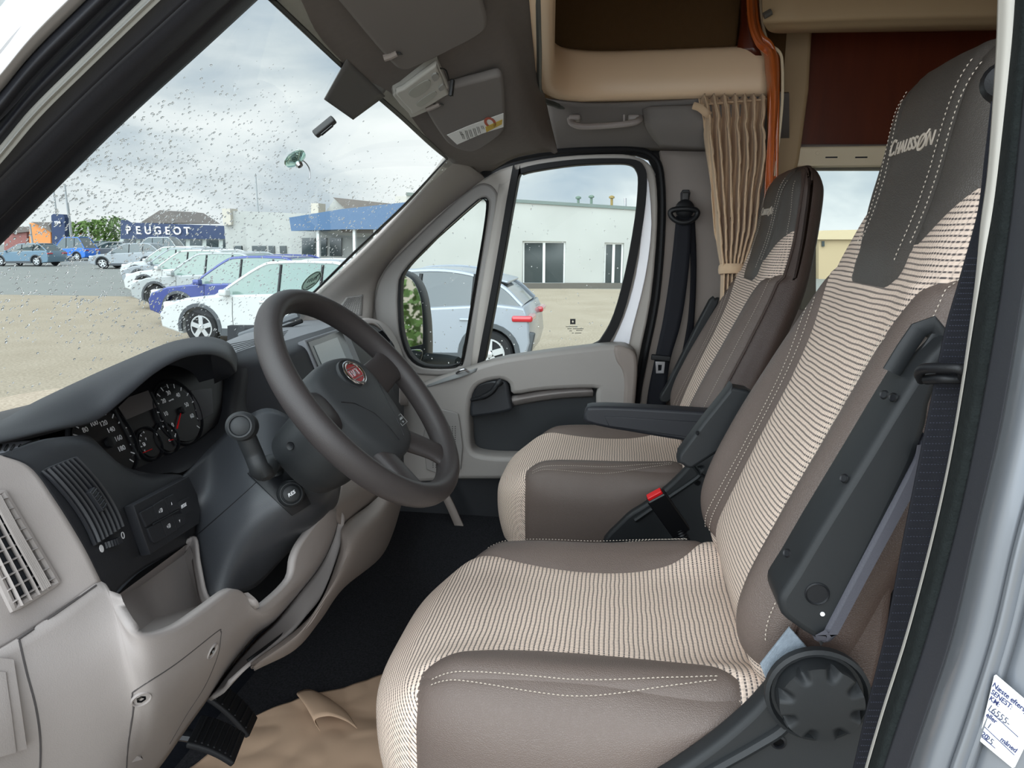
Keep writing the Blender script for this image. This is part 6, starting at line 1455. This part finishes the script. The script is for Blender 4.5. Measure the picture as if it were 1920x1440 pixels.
# hatchback seen through the passenger window
hz = U(922, 706, z=0)
hc = car('car', 'silver-blue hatchback parked outside the passenger window with red tail lamps', silver2, (hz.x-3.42-.02, hz.y+.78, 0), 0, None, mat('car_glass_dark', (52, 60, 64), .1, spec=.8, coat=.8), 4.3, 1.52, True, None, True, True, .60)
g = G(); g.box((hz.x+.10, hz.y+.78, 1.37), (.22, 1.1, .04), Matrix.Rotation(.25, 3, 'Y')); g.obj('spoiler', silver2, hc, bevel=.015)
g = G(); g.box((hz.x+.56, hz.y-.06, .50), (.10, .10, .34), Matrix.Rotation(.2, 3, 'Y')); g.obj('bumper_corner', clad, hc, bevel=.02)
# row of parked cars beside the van, nose to the left
rowc = [((394, 646), whitep, 'white crossover, nearest in the parked row seen through the windscreen', 4.4), ((352, 609), bluep, 'deep blue car parked between the white crossover and a pale car', 4.2), ((306, 580), palep, 'pale silver car parked just beyond the deep blue one', 4.2),
        ((284, 559), whitep, 'white car in the middle of the parked row, beyond the pale silver one', 4.2), ((272, 542), silverp, 'silver car parked fifth along the row, before the last white one', 4.2), ((264, 530), whitep, 'small white car at the far end of the parked row', 4.2)]
for (px, pt, lb__, L_) in rowc:
    p = U(px[0], px[1], z=0); car('car', lb__, pt, (p.x-.82*L_/4.3, p.y+.78, 0), math.radians(-4), 'cars in the parked row', cgl_green, L_, 1.55)
# cars further out
for (a, b, pt, lb__, rot, L_, H_) in ((0, 498, tealp, 'steel-blue estate car parked side-on at the far left', 0, 4.6, 1.5), (96, 488, brightb, 'bright blue van-like car behind the steel-blue estate', 0, 4.0, 1.9), (162, 486, greyp, 'grey car behind the parked row, left of the silver estate', .2, 4.3, 1.5),
                                       (182, 503, silverp, 'silver estate car parked facing away beyond the asphalt', .15, 4.6, 1.55), (238, 488, whitep, 'white van parked before the blue-fronted showroom', .1, 5.0, 1.9), (140, 480, greenp, 'dark green car half hidden at the far edge of the lot', .1, 4.2, 1.5)):
    p = U(a, b, z=0); car('car', lb__, pt, (p.x, p.y, 0), rot, 'cars in the far part of the lot', None, L_, H_, False)
# ---- buildings
wall_w = mat('render_white', (168, 169, 165), .85, (.8, .08), None, spec=.1, col2=(180, 181, 177)); roofm = mat('roof_tile', (108, 102, 98), .9, (3, .2)); bluef = mat('fascia_blue', (28, 48, 84), .45); blueg = mat('canopy_blue', (74, 104, 138), .5); winm = mat('window_dark', (48, 58, 60), .12, spec=.7, coat=.3)
wfr = mat('window_frame_white', (214, 216, 214), .5)
# long white building behind the hatchback
A0, A1 = U(640, 541, z=0), U(1260, 541, z=0)
bt = T('building', 'long white rendered building with tall windows behind the silver hatchback', 'building', (A0.x, A0.y, 0))
dv = (A1-A0).normalized(); dn = Vector((-dv.y, dv.x, 0))
def onw(px, py): return U(px, py, n=dn, p0=A0)
ztl, ztr = onw(925, 376).z, onw(1195, 393).z; sl = (ztr-ztl)/((onw(1195, 393)-onw(925, 376)).dot(dv)); s0 = (onw(925, 376)-A0).dot(dv)
LN = (A1-A0).length+.3; zt = lambda s: ztl+(s-s0)*sl
x0w = (onw(762, 370)-A0).dot(dv)
hol = []
for q in ([(980, 452), (1061, 453), (1059, 534), (979, 534)], [(1134, 455), (1170, 456), (1168, 535), (1131, 535)]):
    hol.append([((onw(*p)-A0).dot(dv), onw(*p).z) for p in q])
me = plate([(x0w, 0), (LN, 0), (LN, zt(LN)), (x0w, zt(x0w))], hol, A0+dn*.15, dv, (0, 0, 1), .3, .01); link('facade', me, wall_w, bt)
g = G(); g.add([A0+dn*.3+dv*s+Vector((0, 0, z)) for s, z in ((x0w, 0), (x0w, zt(x0w)), (LN, zt(LN)), (LN, 0))]+[A0+dn*5+dv*s+Vector((0, 0, z)) for s, z in ((x0w, 0), (x0w, zt(x0w)), (LN, zt(LN)), (LN, 0))], [(0, 1, 5, 4), (1, 2, 6, 5), (2, 3, 7, 6), (4, 5, 6, 7)]); g.obj('rear_walls', wall_w, bt, smooth=False)
g = G(); g.prism([A0+dv*x0w+Vector((0, 0, zt(x0w)-.02))-dn*.06, A0+dv*LN+Vector((0, 0, zt(LN)-.02))-dn*.06, A0+dv*LN+Vector((0, 0, zt(LN)+.10))-dn*.06, A0+dv*x0w+Vector((0, 0, zt(x0w)+.10))-dn*.06], dn*.4); g.obj('parapet_cap', mat('cap_grey', (104, 116, 112), .6), bt, smooth=False)
g = G(); g.prism([A0+dv*x0w-dn*.05, A0+dv*LN-dn*.05, A0+dv*LN+Vector((0, 0, .22))-dn*.05, A0+dv*x0w+Vector((0, 0, .22))-dn*.05], dn*.06); g.obj('plinth', mat('plinth_grey', (96, 92, 86), .9), bt, smooth=False)
for q in hol:
    a0, z0, a1, z1 = q[0][0], q[2][1], q[1][0], q[0][1]
    f = link('window', plate([(a0, z0), (a1, z0), (a1, z1), (a0, z1)], [[(a0+.07, z0+.07), ((a0+a1)/2-.05, z0+.07), ((a0+a1)/2-.05, z1-.07), (a0+.07, z1-.07)], [((a0+a1)/2+.05, z0+.07), (a1-.07, z0+.07), (a1-.07, z1-.07), ((a0+a1)/2+.05, z1-.07)]], A0+dn*.16, dv, (0, 0, 1), .06, .005), wfr, bt)
    sub(link('pane', plate([(a0, z0), (a1, z0), (a1, z1), (a0, z1)], [], A0+dn*.22, dv, (0, 0, 1), .02, .002), winm), f)
a, b, c, d = [onw(*p) for p in ((1007, 473), (1040, 473), (1040, 481), (1007, 481))]
g = G(); g.prism([p+dn*.19 for p in (a, b, c, d)], dn*.01); sub(g.obj('sign_reflection', mat('sign_pink', (170, 120, 100), .6)), f) if 0 else None
for i, (px, py) in enumerate(((1087, 372), (1112, 370), (1151, 371), (1177, 370))):
    p = onw(px, 388); q = onw(px, py); g = G(); g.tube([p+dn*.6, q+dn*.6], .05, 8); 
    if i < 3: g.lathe([(.05, 0), (.11, .02), (.11, .08), (.03, .12)], q+dn*.6, (0, 0, 1), 10)
    g.obj('roof_vent', mat('vent_green', (104, 122, 110), .7) if i < 2 else (mat('vent_ochre', (140, 120, 70), .7) if i == 2 else steel), bt)
# generic block by sight lines at distance Y
def block(name, label, cat__, x0, x1, ytop, Y, depth, m, ybot=None, par=None, obj_name='walls'):
    p = U(x0, ytop[0], y=Y); q = U(x1, ytop[1], y=Y); zb = 0 if ybot is None else U(x0, ybot, y=Y).z
    r = par or T(name, label, cat__, (p.x, Y, 0))
    g = G(); a = [Vector((p.x, Y, zb)), Vector((q.x, Y, zb)), Vector((q.x, Y, q.z)), Vector((p.x, Y, p.z))]; g.prism(a, (0, depth, 0)); g.obj(obj_name, m, r, smooth=False)
    return r
b1 = block('building', 'white building with a chimney between the blue-fronted showroom and the blue canopy', 'building', 458, 640, (396, 403), 46, 12, wall_w)
block(0, 0, 0, 418, 460, (395, 396), 46.5, 10, wall_w, par=b1)
block(0, 0, 0, 416, 431, (391, 391), 46.2, 1, mat('chimney_cap', (190, 184, 172), .9), ybot=422, par=b1, obj_name='chimney')
for x0, x1 in ((438, 452), (472, 498), (503, 514), (524, 536)): block(0, 0, 0, x0, x1, (461, 461), 45.9, .2, winm, ybot=475, par=b1, obj_name='window')
b2 = T('building', 'showroom with a blue canopy and white gabled house behind the parked row', 'building', tuple(U(640, 480, y=36)))
def poly(par, pts, Y, depth, m, nm):
    g = G(); g.prism([U(a, b, y=Y) for a, b in pts], (0, depth, 0)); return g.obj(nm, m, par, smooth=False)
poly(b2, [(545, 430), (790, 425), (790, 525), (545, 525)], 37, 8, wall_w, 'walls')
poly(b2, [(612, 395), (628, 372), (652, 395), (652, 425), (612, 425)], 40, 5, wall_w, 'gable_house')
poly(b2, [(624, 370), (735, 382), (744, 396), (652, 396)], 39.5, 6, roofm, 'tiled_roof')
poly(b2, [(583, 381), (597, 381), (597, 400), (583, 400)], 39, 1, MT['chimney_cap'], 'chimney')
poly(b2, [(741, 368), (762, 368), (762, 396), (741, 396)], 36, 1, MT['chimney_cap'], 'chimney')
poly(b2, [(542, 408), (640, 392), (790, 376), (790, 430), (640, 430), (546, 433)], 34, 3, blueg, 'canopy')
poly(b2, [(640, 430), (790, 427), (790, 440), (640, 436)], 34.4, 2.5, mat('canopy_soffit', (70, 66, 66), .8), 'soffit')
for a in (593, 661, 700): poly(b2, [(a, 430), (a+5, 430), (a+6, 500), (a+1, 500)], 34.2, .2, wfr, 'canopy_post')
for a, c in ((566, 590), (598, 612), (618, 640)): poly(b2, [(a, 446), (c, 446), (c, 480), (a, 480)], 36.9, .1, winm, 'window')
# showroom with lettered blue fascia
b3 = T('building', 'low showroom with dark blue lettered fascia at the far end of the lot', 'building', tuple(U(340, 480, y=60)))
poly(b3, [(225, 446), (460, 448), (460, 478), (225, 480)], 78.5, 10, mat('showroom_wall', (176, 184, 180), .6), 'walls')
poly(b3, [(226, 412), (234, 417), (330, 420), (458, 425), (458, 448), (226, 448)], 78, 1.2, bluef, 'fascia')
for i in range(7): poly(b3, [(232+i*31, 450), (254+i*31, 450), (254+i*31, 472), (232+i*31, 472)], 78.4, .05, winm, 'window')
for i, ch in enumerate('PEUGEOT'):
    p = U(241+i*18.3, 432+i*.3, y=77.9); sub(link('fascia_letter', textmesh(ch, 1.24, p, (1, 0, 0), (0, 0, 1), th=.05, bold=.02), white), b3)
poly(b3, [(262, 418), (300, 394), (318, 396), (352, 418)], 90, 8, roofm, 'gable_roof')
sg = T('pylon_sign', 'tall dark blue pylon sign beyond the parked cars', 'sign', tuple(U(109, 490, y=58)))
poly(sg, [(96, 404), (100, 401), (118, 402), (121, 408), (122, 470), (98, 470)], 58, .5, bluef, 'sign_panel')
poly(sg, [(98, 470), (122, 470), (122, 492), (98, 492)], 58, .5, greyp, 'sign_base')
g = G(); g.tube([U(103+2*i, 415+(i % 2)*4, y=57.9) for i in range(6)], .08, 5); g.obj('sign_emblem', white, sg)
# houses far left
h1 = T('house', 'orange rendered house with grey roof left of the pylon sign', 'house', tuple(U(75, 470, y=80)))
poly(h1, [(55, 418), (95, 422), (95, 478), (55, 478)], 80, 6, mat('render_orange', (212, 140, 84), .8), 'walls'); poly(h1, [(58, 416), (90, 417), (97, 436), (68, 420)], 79.5, 7, roofm, 'roof')
h2 = T('house', 'red brick house at the far left edge of the windscreen view', 'house', tuple(U(30, 470, y=85)))
poly(h2, [(8, 440), (50, 425), (50, 477), (8, 477)], 85, 6, mat('brick_red', (140, 96, 92), .9, (4, .3)), 'walls'); poly(h2, [(18, 438), (34, 425), (56, 427), (56, 434)], 84.6, 6, roofm, 'roof')
h3 = T('house', 'ochre building seen through the rear side window', 'house', tuple(U(1560, 480, y=30)))
poly(h3, [(1535, 449), (1640, 447), (1640, 524), (1535, 524)], 36, 6, mat('render_ochre', (176, 156, 124), .8), 'walls'); poly(h3, [(1533, 437), (1545, 432), (1640, 430), (1640, 449), (1533, 449)], 35.8, 6, mat('roof_ochre', (190, 172, 140), .8), 'roof')
poly(h3, [(1541, 452), (1546, 452), (1546, 462), (1541, 462)], 35.9, .1, winm, 'window')
# masts and lamp posts
for i, (a, b, c, Y, lb__) in enumerate(((479, 326, 400, 90, 'tall thin mast above the white building'), (121, 345, 460, 62, 'tall flag pole right of the pylon sign'), (127, 380, 460, 66, 'shorter pole beside the tall flag pole'), (99, 348, 402, 64, 'thin pole rising behind the pylon sign'), (56, 420, 460, 60, 'street lamp post in front of the orange house'), (165, 425, 460, 75, 'thin post in front of the trees'))):
    g = G(); pt_ = U(a, b, y=Y); g.tube([Vector((pt_.x, pt_.y, 0)), pt_], .09, 6); o = g.obj('mast', mat('mast_grey', (150, 154, 156), .6) if 'mast_grey' not in MT else MT['mast_grey']); tag(o, lb__, 'pole')
# trees
leaf = mat('foliage', (74, 104, 52), .9, (1.2, .45), col2=(104, 130, 66)); bark = mat('bark', (84, 70, 56), .9)
def tree(c, R_, label, n=900, sq=.8, seed=1, lf=.09):
    random.seed(seed); r = T('tree', label, 'tree', tuple(Vector((c.x, c.y, 0))), 'trees outside')
    g = G()
    for i in range(n):
        d = Vector((random.gauss(0, 1), random.gauss(0, 1), random.gauss(0, 1))).normalized()*R_*random.uniform(.55, 1)**.5; d.z *= sq; d *= 1+.25*MN.noise(d*1.3/R_*2+Vector((seed, 0, 0)))
        s = R_*lf*random.uniform(.6, 1.3); p = c+d; a = Vector((random.uniform(-1, 1), random.uniform(-1, 1), random.uniform(-1, 1))).normalized(); b = a.orthogonal().normalized()
        g.add([p+a*s, p+b*s*.7, p-a*s, p-b*s*.7], [(0, 1, 2, 3)])
    g.obj('crown', leaf, r, smooth=False)
    for k_ in range(3): 
        g = G(); g.tube([Vector((c.x+.2*k_, c.y, 0)), Vector((c.x+.3*(k_-1), c.y, c.z-R_*.3)), c+Vector((R_*.3*(k_-1), 0, R_*.2))], [R_*.06, R_*.05, R_*.02], 6); g.obj('trunk', bark, r)
tree(U(172, 446, y=80), 2.8, 'round green tree left of the lettered fascia', 900, .75, 2)
tree(U(208, 440, y=86), 2.6, 'paler green tree touching the end of the showroom', 700, .9, 3)
tree(U(55, 455, y=92), 2.0, 'dark shrub below the far left houses', 600, .6, 4)
# greenery behind the van that the door mirror shows
for i, (x, y, R_) in enumerate(((9, 3.2, 2.0), (16, 5.6, 2.6))):
    tree(Vector((x, y, R_*.9)), R_, ('leafy green bush reflected in the door mirror', 'bigger green tree farther back behind the van')[i], 3600, 1.0, 10+i, .04)
# ---- door mirror of the passenger side
mr_ = T('door_mirror', 'black door mirror outside the quarter window', 'mirror', tuple(U(785, 640, y=2.62)))
hs = [(752, 512), (760, 508), (782, 520), (798, 550), (806, 600), (808, 650), (806, 676), (796, 690), (778, 690), (758, 665), (748, 600), (748, 540)]
link('housing', plateY(hs, [], 2.74, .12, .03, 4), mat('mirror_black', (34, 40, 44), .45), mr_)
def mglass(pix, nm):
    c = U(770, 590, y=2.60); me = plateP(pix, [], c, (.595, .804, 0), (0, 0, 1), .004, .001, 4)
    return link(nm, me, mat('mirror_glass', (235, 238, 238), .02, metal=1) if 'mirror_glass' not in MT else MT['mirror_glass'], mr_)
lab(mglass([(754, 522), (762, 518), (776, 530), (788, 560), (792, 600), (792, 640), (788, 646), (756, 650), (752, 620), (750, 560)], 'main_mirror'), 'large mirror glass'); lab(mglass([(756, 660), (788, 655), (791, 668), (784, 682), (776, 685), (764, 674)], 'wide_angle_mirror'), 'small wide-angle mirror glass')
g = G(); g.tube([U(812, 690, y=2.5), U(830, 684, y=2.48)], .02, 8); 
g = G(); g.tube([U(800, 676, y=2.64), U(840, 680, y=2.55), U(860, 684, y=2.50)], (.03, .02), 8); g.obj('mirror_arm', MT['mirror_black'], mr_)
# wiper lying at the foot of the windscreen
def wiper(pts, label, Y):
    r = T('wiper', label, 'wiper', tuple(U(*pts[0], y=Y)))
    P = cat([U(a, b, y=Y) for a, b in pts], 5); g = G(); g.tube(P, .010, 6); g.obj('wiper_arm', mat('wiper_grey', (96, 100, 104), .5) if 'wiper_grey' not in MT else MT['wiper_grey'], r)
    g = G(); g.tube([p+Vector((0, .02, -.02)) for p in P], .006, 6); g.obj('wiper_blade', rubber, r)
wiper([(450, 630), (500, 612), (560, 590)], 'grey wiper arm resting at the foot of the windscreen', 1.9)
# painted roof cap above, bonnet below the glass
g = G(); g.loft([[(-1.18, .5, 1.52), (-1.28, 1.4, 1.60), (-1.18, 2.4, 1.60)], [(-1.5, .5, 1.36), (-1.6, 1.4, 1.48), (-1.5, 2.4, 1.46)], [(-2.0, .6, 1.15), (-2.1, 1.4, 1.18), (-2.0, 2.3, 1.15)]], 4, 4); ST(g.obj('trim_24', whitepaint, solid=.01))
